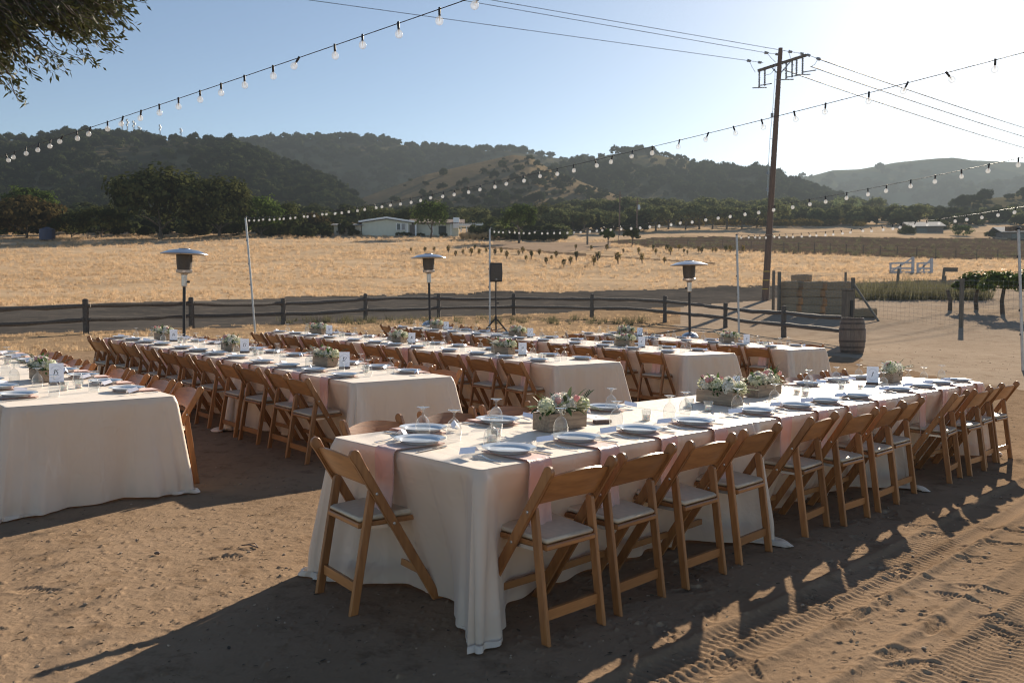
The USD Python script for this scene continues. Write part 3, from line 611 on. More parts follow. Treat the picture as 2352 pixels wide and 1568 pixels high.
bush_m = crown(.5, .5, .5, .42, 40, 22, .07, 77, clus=.3); bush0 = None
for lab, x, yy, w, h in [('big round dark bush in front of the beige shed', 801, -2.0, 3.4, 2.9), ('dark hedge bush left below the house window', 918, -.9, 1.4, .9), ('dark hedge bush second below the house window', 930, -.9, 1.5, 1.0), ('dark hedge bush third below the house window', 941, -.9, 1.3, .9),
                         ('low dark bush along the house wall under the porch', 968, -.8, 1.8, .8), ('dark bush between house wall and shade tree', 1020, -.8, 1.6, .9), ('low hedge bush right of the round bush by the shed', 818, -1.5, 2.6, 1.4), ('young pale bush at the right end of the plumes', 1158, -6, 2.2, 3.4)]:
    p = hb + [X(x), yy - .4, 0]; p[2] = float(gz(p[0], p[1])) - .1
    m = mat4(p, x, scale=1.0); m = Gf.Matrix4d(w,0,0,0, 0,w,0,0, 0,0,h,0, *p, 1)
    if bush0 is None: bush0 = thing('bush', lab, 'bush', m); part(bush0, 'foliage', bush_m, oak_leaf, False)
    else: dup(bush0, lab, m)
pl0 = None
def plume_mesh():
    r = np.random.default_rng(5); ms = []
    for i in range(120):
        a = r.random() * 6.28; l = .6 + .5 * r.random(); o = .15 + .5 * r.random()
        p0 = np.array([math.cos(a), math.sin(a), 0]) * .12; p2 = np.array([math.cos(a) * o, math.sin(a) * o, l]); w = np.cross(p2 - p0, [0, 0, 1]); w = w / np.linalg.norm(w) * .05
        ms.append((np.array([p0, (p0 + p2) / 2 + w + [0, 0, .1], p2, (p0 + p2) / 2 - w + [0, 0, .1]]), np.array([[0, 1, 2], [0, 2, 3]])))
    return cat_mesh(ms)
for i in range(11):
    p = at(1062 + i * 7.4 + (i % 2) * 2, 553 + (i % 3), 157 - (i % 2) * 1.2); p[2] = float(gz(p[0], p[1])); s = 1.25 * (.8 + .4 * rng.random())
    lab = f'golden pampas grass plume clump, {ords[i]} from the left below the pergola'
    if pl0 is None: pl0 = thing('pampas_grass', lab, 'pampas grass', mat4(p, 0, scale=s), 'pampas clumps below the pergola'); part(pl0, 'plumes', plume_mesh(), plume_m, False)
    else: dup(pl0, lab, mat4(p, i, scale=s))
def barn(name, label, x0, x1, top, base, Y, wall, roof, d=8, hr=.45):
    b = at((x0 + x1) / 2, base, Y); b[2] = float(gz(b[0], min(b[1], 380))) if Y < 380 else b[2]; k = FPX / Y; w = (x1 - x0) / k; h = (base - top) / k
    t = thing(name, label, 'building', mat4(b, -.15)); part(t, 'wall', box(w, d, h * (1 - hr) + 2, (0, d / 2, -2)), wall); part(t, 'roof', moved(gable(w, d, h * (1 - hr), h, axis='x', over=.5), (0, d / 2, .02)), roof)
    part(t, 'opening', box(w * .3, .1, h * .38, (-w * .15, -.03, 0)), pane_m); return t
barn('farm_shed', 'low grey roofed farm shed below the right hill', 2092, 2164, 523, 549, 210, dark_wall, grey_roof)
barn('farm_shed', 'dark shed with a pale roof edge at the right border of the photo', 2306, 2400, 524, 553, 190, dark_wall, grey_roof)
barn('hill_house', 'long pale house high on the oak dotted hill', 1508, 1585, 429, 437, 620, beige_wall, grey_roof, 10)
barn('valley_house', 'flat grey roof among trees behind the leaning shade tree', 1186, 1238, 520-18, 514, 235, beige_wall, grey_roof)
navy = P('navy_plastic', (.012, .018, .05), (.016, .022, .055), 3, .5)
b = at(109, 553, 141); b[2] = float(gz(b[0], b[1]))
wt = thing('water_tank', 'dark blue upright tank with a low cone lid beside the brown oak', 'tank', mat4(b))
hw = 33 / FPX * 141 / 2; hh = 30 / FPX * 141
part(wt, 'body', lathe([(0, 0), (hw, 0), (hw * 1.01, hh * .3), (hw, hh * .82), (hw * .94, hh * .84)], 24), navy); part(wt, 'lid', lathe([(hw * .93, hh * .842), (hw * .35, hh * .95), (hw * .2, hh), (0, hh)], 24), navy)
# masts on the left ridge
for i, (x, by, ty, w, lab) in enumerate([(281, 303, 276, 2.6, 'slim lattice radio mast left of the tallest on the ridge'), (293, 303, 274, 3, 'lattice radio mast with side antennas on the left ridge'), (308, 304, 278, 4.5, 'thickest dark radio mast on the left ridge'), (320, 306, 292, 4, 'shortest stubby radio mast on the left ridge'), (368, 310, 287, 1.6, 'thin lone mast right of the mast group'), (416, 314, 296, 2, 'small mast farthest right on the left ridge')]):
    b = at(x, by + 6, 635); h = (by + 6 - ty) / FPX * 635; r = w / FPX * 635 / 2
    t = thing('radio_mast', lab, 'mast', mat4(b), 'radio masts on the left ridge')
    for k in range(3): a = k * 2.094; part(t, 'leg', tube([(r * math.cos(a), r * math.sin(a), 0), (r * .6 * math.cos(a), r * .6 * math.sin(a), h)], .13, 4), wirem)
    ms = []
    for k in range(9):
        z0, z1 = h * k / 9, h * (k + 1) / 9
        for c in range(3): a, a2 = c * 2.094, (c + 1) * 2.094; ms.append(tube([(r*.9*math.cos(a), r*.9*math.sin(a), z0), (r*.9*math.cos(a2), r*.9*math.sin(a2), z1)], .07, 3))
    part(t, 'lattice', cat_mesh(ms), wirem)
    for k in range(3): part(t, 'antenna', box(1.2, .5, 1.4, (r * (1 if k % 2 else -1), 0, h * (.55 + .15 * k))), galv)

# ---------------------------------------------------------------- small vines, weeds and grass
vz = lambda x, y: ((1300 + .3189 * x) / 1.063, (300 + .3189 * y) / 1.063)
vb = lambda x, y: ((700 + .3401 * x) / 1.063, (300 + .3401 * y) / 1.063)
vines = [vz(*p) for p in [(55,1018),(105,1085),(145,1060),(180,1040),(240,1108),(290,1088),(335,1060),(470,1095),(500,1065),(330,975),(450,985),(570,985),(695,1000),(815,1010),(925,985),(945,1012),(1030,990),(1055,1012),(1120,982),(1160,1005),(1185,1012),(1270,1000),(1295,1005),(1380,995),(1405,1002),(1480,992),(1515,998),(1615,996),(840,1078),(1010,1080),(655,1085)]]
vines += [vb(*p) for p in [(895,935),(993,935),(1058,930),(1160,935),(1213,960),(1265,948),(1323,958),(1380,955),(1430,943),(1495,958),(1540,945),(1580,978),(1665,955),(1695,945),(1720,998),(1757,978),(1815,955),(1350,915)]]
def ordinal(i):
    i += 1; tens = ['', '', 'twenty', 'thirty', 'forty', 'fifty']
    return ords[i - 1] if i <= 20 else (tens[i // 10] + '-' + ords[i % 10 - 1] if i % 10 else tens[i // 10][:-1] + 'ieth')
vp = []
def small_vine(seed):
    r = np.random.default_rng(seed); ms = []
    for k in range(5): a = r.random() * 6.28; ms.append(tube([(0, 0, 0), (.05 * math.cos(a), .05 * math.sin(a), .4), (.35 * math.cos(a), .35 * math.sin(a), .8 + .3 * r.random())], [.05, .035, .01], 5))
    return cat_mesh(ms), crown(.26, .26, .48, .62, 22, 9, .06, seed, clus=.4)
vines.sort()
for i, (x, y) in enumerate(vines):
    p = ground_hit(x, y, 40, 200); s = (.6 + .4 * rng.random()) * (1.35 if 1320 < x < 1480 and y > 600 else 1.0)
    lab = f'young vine plant, {ordinal(i)} from the left in the dry field'
    if len(vp) < 3:
        t = thing('vine_plant', lab, 'vine', mat4(p, i, scale=s), 'young vines in the dry field'); a, c = small_vine(500 + i); part(t, 'stem', a, soilbark, True); part(t, 'foliage', c, [autumn_leaf, oak_leaf, autumn_leaf][len(vp)], False); vp.append(t)
    else: dup(vp[i % 3], lab, mat4(p, i * 1.7, scale=s))
def clump(seed, n, h, spread, w):
    r = np.random.default_rng(seed); a = r.random(n) * 6.28; o = r.random(n) * .25; l = h * (.5 + .6 * r.random(n)); k = r.random(n) * spread
    p0 = np.stack([np.cos(a) * o, np.sin(a) * o, 0 * a], -1); b = a + r.normal(size=n) * .8; p2 = p0 + np.stack([np.cos(b) * k, np.sin(b) * k, l], -1)
    c = r.random(n) * 6.28; ww = np.stack([np.cos(c), np.sin(c), 0 * c], -1) * w; v = np.stack([p0 - ww, p0 + ww, p2], 1).reshape(-1, 3)
    return v, np.arange(3 * n).reshape(-1, 3)
gp = [clump(600 + i, 26, .42, .3, .014) for i in range(5)]
def zone_at(x, y):
    i = np.clip(np.searchsorted(Rr, np.hypot(x, y)), 0, NR - 1); a = np.arctan2(x, y); j = np.clip(((a + .64) / 1.28 * 699).astype(int), 0, 699); return zone[i, j]
def place_grass(n, x0, x1, y0, y1, zs, seed, power=1.0, dens=None):
    r = np.random.default_rng(seed); u = r.uniform(x0, x1, n); Y = np.exp(r.uniform(math.log(y0), math.log(y1), n)) if power == 1 else y0 + (y1 - y0) * r.random(n) ** power
    x = u * Y; k = np.isin(zone_at(x, Y), zs)
    if dens: k &= r.random(n) < dens(x, Y)
    x, Y = x[k], Y[k]; return np.stack([x, Y, gz(x, Y)], -1), r
p1, r1 = place_grass(32000, -.85, .75, 42, 175, [2], 21, dens=lambda x, y: .35 + .65 * nd(np.stack([x, y], 1), .12, 31, .4, .6))
instancer('field_grass', gp, [drygrass] * 5, p1, r1.integers(0, 5, len(p1)), (.35 + .45 * r1.random(len(p1))) * np.clip(p1[:, 1] / 70, .8, 1.6), r1.random(len(p1)) * 6.28, 'dry golden grass standing in the field', 'grass')
p2, r2 = place_grass(5200, -.8, .2, 18, 42, [3], 22, dens=lambda x, y: .2 + .8 * nd(np.stack([x, y], 1), .5, 32, .42, .6))
instancer('verge_grass', gp, [drygrass] * 5, p2, r2.integers(0, 5, len(p2)), .11 + .22 * r2.random(len(p2)), r2.random(len(p2)) * 6.28, 'short dry grass along the rail fence', 'grass')
p3, r3 = place_grass(2600, -.62, .62, 95, 230, [4], 23)
instancer('plot_weeds', gp, [weedgrass] * 5, p3, r3.integers(0, 5, len(p3)), .8 + .8 * r3.random(len(p3)), r3.random(len(p3)) * 6.28, 'sparse weeds on the dark plot', 'weeds')
wp = np.array([ground_hit(a, b, 25, 80) for a, b in zip(rng.uniform(1965, 2260, 300), 662 + 28 * rng.random(300) ** .8)])
wp2 = np.array([ground_hit(a, b, 25, 80) for a, b in zip(rng.uniform(640, 1500, 90), 740 + rng.normal(size=90) * 3)])
wp = np.vstack([wp, wp2]); instancer('tall_weeds', gp, [weedgrass] * 5, wp, rng.integers(0, 5, len(wp)), np.concatenate([1.0 + 1.4 * rng.random(300) ** 2, .5 + .4 * rng.random(90)]), rng.random(len(wp)) * 6, 'tall grey green weeds beside the right hand road', 'weeds')
# rows of turning vines beyond the dark plot
rv = np.array([at(a, 535, b) for a, b in zip(rng.uniform(1480, 1990, 420), 228 + 9 * rng.integers(0, 5, 420) + rng.normal(size=420) * .6)]); rv[:, 2] = gz(rv[:, 0], rv[:, 1])
instancer('vineyard_rows', [crown(.6, .6, .5, .6, 20, 12, .1, 71, clus=.35)], [autumn_leaf], rv, np.zeros(len(rv), int), 1.2 + .8 * rng.random(len(rv)), rng.random(len(rv)) * 6, 'turning orange vines in rows beyond the dark plot', 'vineyard')
# ---------------------------------------------------------------- split rail fence
fence = thing('rail_fence', 'dark weathered split rail fence curving behind the tables', 'fence')
fp = [(-1040, 818, 23.5), (-600, 802, 24.5), (-190, 785, 25.5), (198, 766, 26.5), (440, 753, 29.5), (651, 746, 33), (840, 736, 36), (1008, 729, 39), (1180, 725, 41), (1360, 731, 38.5), (1527, 740, 36), (1666, 756, 33.5), (1800, 782, 29), (1946, 796, 24.3)]
FB = []
for x, y, Y in fp: b = at(x, y, Y); b[2] = float(gz(b[0], b[1])); FB.append(b)
tops = [None, None, None, 686, 682, 686, 674, 674, 675, 675, 679, 699, 710, None]
hts = [1.0 if t is None else min(max((y - t) / FPX * Y, .85), 1.35) for (x, y, Y), t in zip(fp, tops)]
for i, (b, h) in enumerate(zip(FB[:-1], hts)):
    r = np.random.default_rng(i); v, f = lathe([(0, -.15), (.095, -.15), (.09, h * .5), (.088, h - .03), (.06, h), (0, h + .01)], 9)
    v[:, :2] *= 1 + .08 * r.normal(size=(len(v), 1)); part(fence, 'post', (v, f), fencewood, 40, mat4(b, i * .7))
for i in range(len(FB) - 1):
    for lv in (.40, .79):
        a, b = FB[i] + [0, 0, hts[i] * lv], FB[i + 1] + [0, 0, hts[i + 1] * lv]; r = np.random.default_rng(50 + i * 2 + int(lv * 2)); t = np.linspace(-.03, 1.03, 9)[:, None]
        p = a + (b - a) * t + np.array([0, 0, 1]) * (r.normal() * .035 * np.sin(t * 3.14) + r.normal(size=(9, 1)) * .008); v, f = tube(p, .072 + .010 * r.normal(size=9), 7)
        part(fence, 'rail', (v, f), fencewood, 40)
b = FB[-1]; gp_ = thing('gate_post', 'tall square wooden gate post standing behind the barrel', 'post', mat4(b, .3))
part(gp_, 'post', box(.27, .22, 1.68, (0, 0, -.1), .02), postwood); part(gp_, 'latch_slot', box(.08, .02, .55, (.03, -.122, .75)), blackmetal); part(gp_, 'cap', box(.30, .25, .05, (0, 0, 1.583), .01), postwood)

# ---------------------------------------------------------------- barrel, bales, right hand fences, gate, vines
b = at(1957, 809, 21.5); b[2] = float(gz(b[0], b[1]))
bar_t = thing('wine_barrel', 'old oak wine barrel standing on end at the gap in the fence', 'barrel', mat4(b, .2))
brad = lambda z: .265 + .055 * (1 - ((z - .45) / .45) ** 2)
for k in range(22):
    a0, a1 = k * 2 * math.pi / 22 + .006, (k + 1) * 2 * math.pi / 22 - .006; zs = np.linspace(0, .9, 9); v = []
    for z in zs:
        R_ = brad(z)
        for aa, rr in ((a0, R_), (a1, R_), (a1, R_ - .025), (a0, R_ - .025)): v.append((rr * math.cos(aa), rr * math.sin(aa), z))
    f = []
    for i in range(8):
        for j in range(4): q_ = (j + 1) % 4; f.append([i*4+j, i*4+q_, (i+1)*4+q_, (i+1)*4+j])
    f += [[0, 3, 2, 1], [32, 33, 34, 35]]; part(bar_t, 'stave', (np.array(v), np.array(f)), barrelwood, False)
for z in (.02, .13, .28, .58, .73, .84):
    part(bar_t, 'hoop', lathe([(brad(z) + .001, z), (brad(z) + .005, z), (brad(z + .05) + .005, z + .05), (brad(z + .05) + .001, z + .05)], 32), barreliron)
part(bar_t, 'lid', lathe([(0, .868), (brad(.87) - .026, .868), (brad(.87) - .026, .85)], 28), barrelhead)
bale_v = []
def bale(seed):
    r = np.random.default_rng(seed); m = trimesh.creation.box([1.13, .46, .372]); m = m.subdivide().subdivide().subdivide(); v = np.array(m.vertices)
    v += (meshkit.fbm(v * 7 + seed, 3, seed)[:, None] - .5) * .05 * np.sign(v); s = np.abs(v) / [.56, .23, .185]; v *= 1 - .05 * (np.sort(s, 1)[:, 1:2] > .92); return v, m.faces
bale_protos = []
def put_bale(p, rz, lab, sc=1.0, tilt=None):
    m = mat4(p, rz, scale=sc)
    if len(bale_protos) < 3:
        t = thing('straw_bale', lab, 'straw bale', m, 'straw bales stacked right of the utility pole'); part(t, 'bale', bale(len(bale_protos) + 3), straw, True)
        for y in (-.12, .12): part(t, 'twine', tube([(-.575, y, -.19), (.575, y, -.19), (.575, y, .2), (-.575, y, .2), (-.575, y, -.19)], .006, 4), postwood)
        bale_protos.append(t)
    else: dup(bale_protos[int(rng.integers(3))], lab, m)
o = at(1792, 713, 39); e = at(1957, 722, 35.5); o[2] = float(gz(o[0], o[1])); e[2] = float(gz(e[0], e[1])); dv = e - o; L_ = np.linalg.norm(dv[:2]); rzb = math.atan2(dv[1], dv[0])
lev = ['bottom', 'second', 'third', 'top']; colw = ['left', 'middle', 'right']
bs = L_ / 3 / 1.14; bh = (714 - 641) / FPX * 37.5 / 4
for l in range(4):
    for c in range(3):
        f = (c + .5 + (.04 if l % 2 else -.03)) / 3; p = o + dv * f; p[2] = float(gz(p[0], p[1])) + (l + .5) * bh * .985 - .02
        m_ = put_bale(p, rzb + rng.normal() * .02, f'weathered straw bale, {colw[c]} one in the {lev[l]} layer of the stacked wall', bh / .37)
p = o + dv * .30 + np.array([.3, .8, 0]); p[2] = float(gz(p[0], p[1])) + 4.2 * bh; put_bale(p, rzb + .1, 'loose broken straw bale lying on top of the stacked wall', .8)
p = at(1980, 722, 34.5); p[2] = float(gz(p[0], p[1])) + .18; put_bale(p, rzb + .9, 'single straw bale on the ground right of the stacked wall', .95)

def post_at(t, px, by, ty, Y, r=.07, lean=0.0, name='post'):
    b = at(px, by, Y); b[2] = float(gz(b[0], b[1])); h = (by - ty) / FPX * Y
    part(t, name, tube([b + [0, 0, -.1], b + [lean * h * .5, 0, h * .5], b + [lean * h, 0, h]], [r, r * .97, r * .93], 9), postwood, 40); return b, h, b + np.array([lean * h, 0, h])
wf = thing('wire_fence', 'wire mesh fence with wooden posts round the right hand vineyard', 'fence')
b1, h1, t1 = post_at(wf, 1776, 712, 622, 40, .075); b2_, h2, t2 = post_at(wf, 1789, 716, 623, 38.5, .085)
b3, h3, t3 = post_at(wf, 1958, 727, 636, 34.5, .085); b4, h4, t4 = post_at(wf, 2207, 757, 645, 32, .085)
b5 = at(2560, 790, 30); b5[2] = float(gz(b5[0], b5[1])); t5 = b5 + [0, 0, 1.65]
brf = at(2018, 733, 33); brf[2] = float(gz(brf[0], brf[1])); part(wf, 'brace', tube([t3 + [0, 0, -.22], brf], .045, 8), postwood)
def mesh_panel(a0, a1, c0, c1, nv, nh):
    ms = []
    for k in range(nh): f = k / (nh - 1) * .96 + .02; ms.append(tube([a0 + (a1 - a0) * f, c0 + (c1 - c0) * f], .0032, 3, False))
    for k in range(nv): f = (k + .5) / nv; p, q_ = a0 + (c0 - a0) * f, a1 + (c1 - a1) * f; ms.append(tube([p, q_], .0026, 3, False))
    return cat_mesh(ms)
for (A0, A1, C0, C1) in ((b1, t1, b2_, t2), (b2_, t2, b3, t3), (b3, t3, b4, t4), (b4, t4, b5, t5)):
    n_ = max(4, int(np.linalg.norm(C0 - A0) / .16)); part(wf, 'wire_mesh', mesh_panel(A0 + [0, 0, .03], A1, C0 + [0, 0, .03], C1, n_, 11), wirem, False, kind='stuff')
ff = thing('field_fence', 'row of short leaning wooden posts with wires along the far side of the road', 'fence')
zr_ = lambda x, y: ((1850 + .2764 * x) / 1.063, (640 + .2764 * y) / 1.063)
tp_ = []
for (x, yb, yt, ln, Y) in [(360, 150, 45, 0, 58), (775, 215, 65, 0, 56), (1225, 250, 60, .09, 53), (1625, 252, 60, .10, 52), (1655, 170, 72, 0, 56), (1995, 200, 76, .05, 54), (2318, 195, 70, 0, 54)]:
    a_ = zr_(x, yb); c_ = zr_(x, yt); tp_.append(post_at(ff, a_[0], a_[1], c_[1], Y, .085, ln)[2])
for k in range(len(tp_) - 1):
    if k in (3,): continue
    for dz in (.1, .45): part(ff, 'wire', tube([tp_[k] - [0, 0, dz], tp_[k + 1] - [0, 0, dz]], .006, 3), wirem)
bx_ = tp_[3]; part(ff, 'cross_board', bar(bx_ + [-.08, -.1, -.06], bx_ + [.95, .3, -.06], .26, .1), postwood)
# white gate standing open, two leaves
gw = thing('white_gate', 'weathered white double farm gate standing at the road edge', 'gate')
def gate_leaf(x0, x1, yb, ytall, yshort, Y, tall_right=True):
    A, B = at(x0, yb, Y), at(x1, yb, Y); A[2] = gz(A[0], A[1]); B[2] = gz(B[0], B[1]); H = (yb - ytall) / FPX * Y; h = (yb - yshort) / FPX * Y
    u3 = np.array([0, 0, 1.0]); part(gw, 'gate_post', bar(B - u3 * .1, B + u3 * H, .22, .16, (1, 0, 0)), whitepaint); part(gw, 'stile', bar(A, A + u3 * h, .16, .1, (1, 0, 0)), whitepaint)
    for f in (.08, .45, .92): part(gw, 'rail', bar(A + u3 * h * f, B + u3 * (h * f + (.08 if f > .5 else 0)), .15, .06), whitepaint)
    part(gw, 'diagonal', bar(A + u3 * h * .1, B + u3 * H * .96, .14, .05) if True else None, whitepaint); part(gw, 'board', bar(A * .55 + B * .45 + u3 * .1, A * .55 + B * .45 + u3 * h * .9, .12, .05, (1, 0, 0)), whitepaint)
gate_leaf(2045, 2096, 637, 600, 613, 78); gate_leaf(2107, 2139, 636, 602, 612, 78)
pf = thing('plot_fence', 'thin wire fence with dark steel posts along the front of the dark plot', 'fence'); pt_ = []
for x, y in [(1420, 566), (1500, 571), (1580, 573), (1660, 576), (1725, 579)] + [((1900 + .3188 * a) / 1.063, (350 + .3188 * b_) / 1.063) for a, b_ in ((42, 838), (156, 842), (277, 846), (397, 850), (520, 856), (650, 862), (780, 868), (911, 874), (1060, 880), (1206, 884), (1360, 890), (1520, 895), (1680, 899), (1850, 903))]:
    p = ground_hit(x, y - 1, 60, 300); h = 24 / FPX * p[1]; part(pf, 'post', tube([p, p + [.02, 0, h]], .055, 5), fencewood); pt_.append(p + [0, 0, h])
for k in range(len(pt_) - 1):
    for dz in (.1, .5, .9): part(pf, 'wire', tube([pt_[k] - [0, 0, dz], pt_[k + 1] - [0, 0, dz]], .008, 3), wirem)
# grape vines of the right hand vineyard
vt_ = [(2182, 714, 38, 638), (2243, 711, 38.5, 628), (2303, 721, 36.5, 622), (2372, 728, 35.5, 622), (2440, 735, 35, 625)]
for i, (x, y, Y, ty) in enumerate(vt_):
    b = at(x, y, Y); b[2] = float(gz(b[0], b[1])); h = (y - ty) / FPX * Y
    t = thing('grape_vine', ['leaning grape vine trunk at the near left end of the vineyard row', 'grape vine second from the row end with yellowing lower leaves', 'bushiest grape vine left of the right hand light pole', 'grape vine just right of the right hand light pole', 'grape vine beyond the right edge of the row'][i], 'vine', mat4(b), 'grape vines in the right vineyard')
    r = np.random.default_rng(800 + i); part(t, 'trunk', tube([(0, 0, -.1), (-.05 if i else .0, 0, h * .3), (-.12 if i == 0 else .05, .02, h * .62)], [.10, .085, .07], 8), soilbark, True)
    if i == 0: part(t, 'foliage', moved(crown(.35, .3, .25, 0, 24, 22, .06, 820, clus=.4), (.5, .1, h * .72)), vine_leaf, False)
    else:
        part(t, 'foliage', crown(.75 + .12 * i, .55, .42 + .06 * i, h * .70, 60, 30, .06, 820 + i, clus=.3), vine_leaf, False); part(t, 'cane', tube([(-.7, 0, h * .62), (0, 0, h * .6), (.7, .05, h * .63)], .03, 5), soilbark)
drip = thing('trellis_wire', 'thin trellis wires strung through the right hand vines', 'wire')
for z in (.35, 1.0, 1.35): q0, q1 = at(2180, 714, 38), at(2500, 740, 34.5); q0[2] = gz(q0[0], q0[1]) + z; q1[2] = gz(q1[0], q1[1]) + z; part(drip, 'wire', tube([q0, q1], .006, 3), wirem)

# ---------------------------------------------------------------- utility pole and power lines
up = thing('utility_pole', 'tall brown wooden utility pole leaning slightly right', 'utility pole')
ub = at(1757, 691, 47); ub[2] = float(gz(ub[0], ub[1])); ut = at(1793, 111, 47); ud = (ut - ub)
pz = lambda f: ub + ud * f
part(up, 'pole', tube([ub - [0, 0, .3], pz(.33), pz(.66), ut], [.20, .17, .145, .115], 14), polewood, 40)
for f in (.045, .08, .115): c = pz(f); part(up, 'yellow_band', moved(lathe([(.198 - .06 * f, 0), (.202 - .06 * f, 0), (.202 - .06 * f, .035), (.198 - .06 * f, .035)], 16), c), P('band_yellow' + str(int(f * 1000)), (.55, .38, .05), None, rough=.5))
ca, cb = at(1741, 163, 48.2), at(1852, 127, 45.6); cd = (cb - ca) / np.linalg.norm(cb - ca)
part(up, 'crossarm', bar(ca, cb, .14, .11, bev=.01), postwood)
part(up, 'brace', bar(pz(.895), ca * .72 + cb * .28, .06, .03), galv); part(up, 'brace', bar(pz(.895), ca * .28 + cb * .72, .06, .03), galv)
def ribbed(p0, p1, r0=.035, r1=.062, n=7):
    pts, rr = [], []
    for k in range(n * 2 + 1): pts.append(np.asarray(p0) + (np.asarray(p1) - np.asarray(p0)) * k / (2 * n)); rr.append(r1 if k % 2 else r0)
    return tube(pts, rr, 8)
for f in (.03, .60, .93):
    c = ca + (cb - ca) * f
    for s in (0, .38):
        q_ = c + cd * s * (1 if f < .9 else -1); part(up, 'insulator', ribbed(q_ + [0, 0, -.08], q_ + [0, 0, -.95]), insul)
    part(up, 'fuse_arm', bar(c + [-.4, -.1, -1.0], c + [.45, .1, -.93], .05, .04), insul); part(up, 'fuse_arm', bar(c + cd * .4 + [-.3, .1, -.92], c + cd * .4 + [.35, -.1, -.86], .05, .04), insul)
z5_ = lambda x, y, Y: at((1700 + .2551 * x) / 1.063, (80 + .2551 * y) / 1.063, Y)
def deadend(parent, a, b):
    d = (b - a) / np.linalg.norm(b - a); part(parent, 'link', tube([a, b], .014, 5), insul)
    part(parent, 'clamp', tube([a, a + d * .2], [.09, .06], 7), insul); part(parent, 'clamp', tube([a + d * .62, a + d * .8], .07, 7), insul)
ends = {'l1': (z5_(488, 267, 48), z5_(640, 290, 48)), 'l2': (z5_(655, 191, 47.6), z5_(790, 210, 47.2)), 'l3': (z5_(882, 180, 46), z5_(1020, 203, 45.8)), 'r1': (z5_(1182, 256, 45.2), z5_(1060, 212, 45.7))}
for k, (a, b) in ends.items(): deadend(up, a, b)
for a, b, c in (((510, 275), (535, 340), (565, 380)), ((680, 200), (715, 245), (760, 285)), ((890, 190), (895, 260), (935, 320)), ((1160, 262), (1140, 320), (1090, 327)), ((660, 405), (715, 420), (755, 345)), ((960, 280), (972, 362), (940, 352))):
    pts = [z5_(*a, 47), z5_(a[0]*.25+b[0]*.5+c[0]*.25, a[1]*.25+b[1]*.5+c[1]*.25, 47), z5_(*c, 47)]; part(up, 'jumper', tube(pts, .012, 4), powerwire)
gwp = [z5_(755, 300, 46.6), z5_(752, 450, 46.5), z5_(732, 730, 46.4), z5_(705, 1015, 46.3), z5_(688, 1290, 46.3), z5_(684, 1560, 46.3)]
part(up, 'ground_wire', tube(gwp, .014, 5), galv)
for x, y, x2 in ((752, 452, 778), (733, 732, 765), (706, 1015, 745), (688, 1293, 722)): part(up, 'standoff', tube([z5_(x, y, 46.5), z5_(x2, y, 46.8)], .012, 4), galv)
for x, y in ((725, 810), (686, 1365), (680, 1520)): part(up, 'wire_clip', moved(box(.12, .12, .22), z5_(x, y, 46.4)), insul)
def wire(label, a, b, sag=.3, r=.014):
    t = np.linspace(0, 1, 40)[:, None]; p = a + (b - a) * t - np.array([0, 0, 1]) * sag * 4 * t * (1 - t)
    solo('power_line', tube(p, r, 5), powerwire, label, 'power line', True)
wire('lowest power line running left from the pole crossarm', ends['l1'][0], at(330, -52, 34), .0)
wire('middle power line running left from the pole across the sky', ends['l2'][0], at(640, -72, 36), .0)
wire('upper power line running left from the pole top', ends['l3'][0], at(640, -84, 36), .0)
wire('upper power line running right from the crossarm tip', ends['r1'][0], at(2560, 352, 110), .3, .03)
wire('middle power line descending right from the crossarm', z5_(1100, 325, 45.6), at(2560, 372, 110), .3, .03)
wire('lowest power line descending right from the pole', z5_(835, 355, 46.6), at(2560, 390, 110), .5, .03)
for i, (x, by, ty, Y, lab) in enumerate([(1422, 552, 440, 190, 'distant thin utility pole left of the pair in the orchard'), (1462, 550, 454, 185, 'distant grey utility pole right of the pair in the orchard')]):
    b = at(x, by, Y); b[2] = float(gz(b[0], b[1])); h = at(x, ty, Y)[2] - b[2]; t = thing('distant_pole', lab, 'utility pole', mat4(b)); part(t, 'pole', tube([(0, 0, 0), (.15, 0, h)], [.2, .14], 6), polewood)
    part(t, 'crossarm', bar((-.9, 0, h - .8), (1.1, .6, h - .8), .14, .1), postwood)
    if i: part(t, 'transformer', moved(lathe([(0, 0), (.3, 0), (.3, 1.0), (0, 1.05)], 10), (.45, 0, h - 2.6)), galv)
dk = thing('signal_post', 'short dark post in the bare dirt left of the small round tree', 'post', mat4(ground_hit(1349, 562, 60, 300))); part(dk, 'post', box(.3, .3, 2.6, (0, 0, 0), .03), postwood); part(dk, 'cap', box(.5, .5, .2, (0, 0, 2.603)), postwood)

# ---------------------------------------------------------------- string light poles, speaker, heaters
def slim_pole(label, top, base, r=.026, tip=True):
    a = at(*base); a[2] = float(gz(a[0], a[1])); b = at(*top); t = thing('light_pole', label, 'pole', None, 'slim poles carrying the string lights')
    part(t, 'tube', tube([a - [0, 0, .15], (a + b) / 2, b], r, 10), galv); d = (b - a) / np.linalg.norm(b - a)
    part(t, 'cap', tube([b, b + d * .03], [r * 1.3, r * .8], 10), blackmetal); part(t, 'hook', tube([b + d * .02, b + d * .06 + [.03, 0, 0], b + d * .02 + [.08, 0, 0]], .008, 5), galv)
    for f in (.25, .42, .60, .8): part(t, 'eyelet', moved(box(.03, .02, .05), a + (b - a) * f + [-.035, 0, 0]), blackmetal)
    return b
PT1 = slim_pole('slim grey light pole leaning left beside the first heater', (564, 501, 26), (587, 766, 26), .03)
PT2 = slim_pole('slim grey light pole beside the black loudspeaker', (1125, 526, 28), (1125, 756, 28), .03)
PT3 = slim_pole('slim pale light pole between the third heater and the hay bales', (1692, 540, 26), (1698, 772, 26), .032)
PT4 = slim_pole('slim grey light pole at the right edge of the photo', (2339, 527, 18.5), (2350, 850, 18.5), .03)
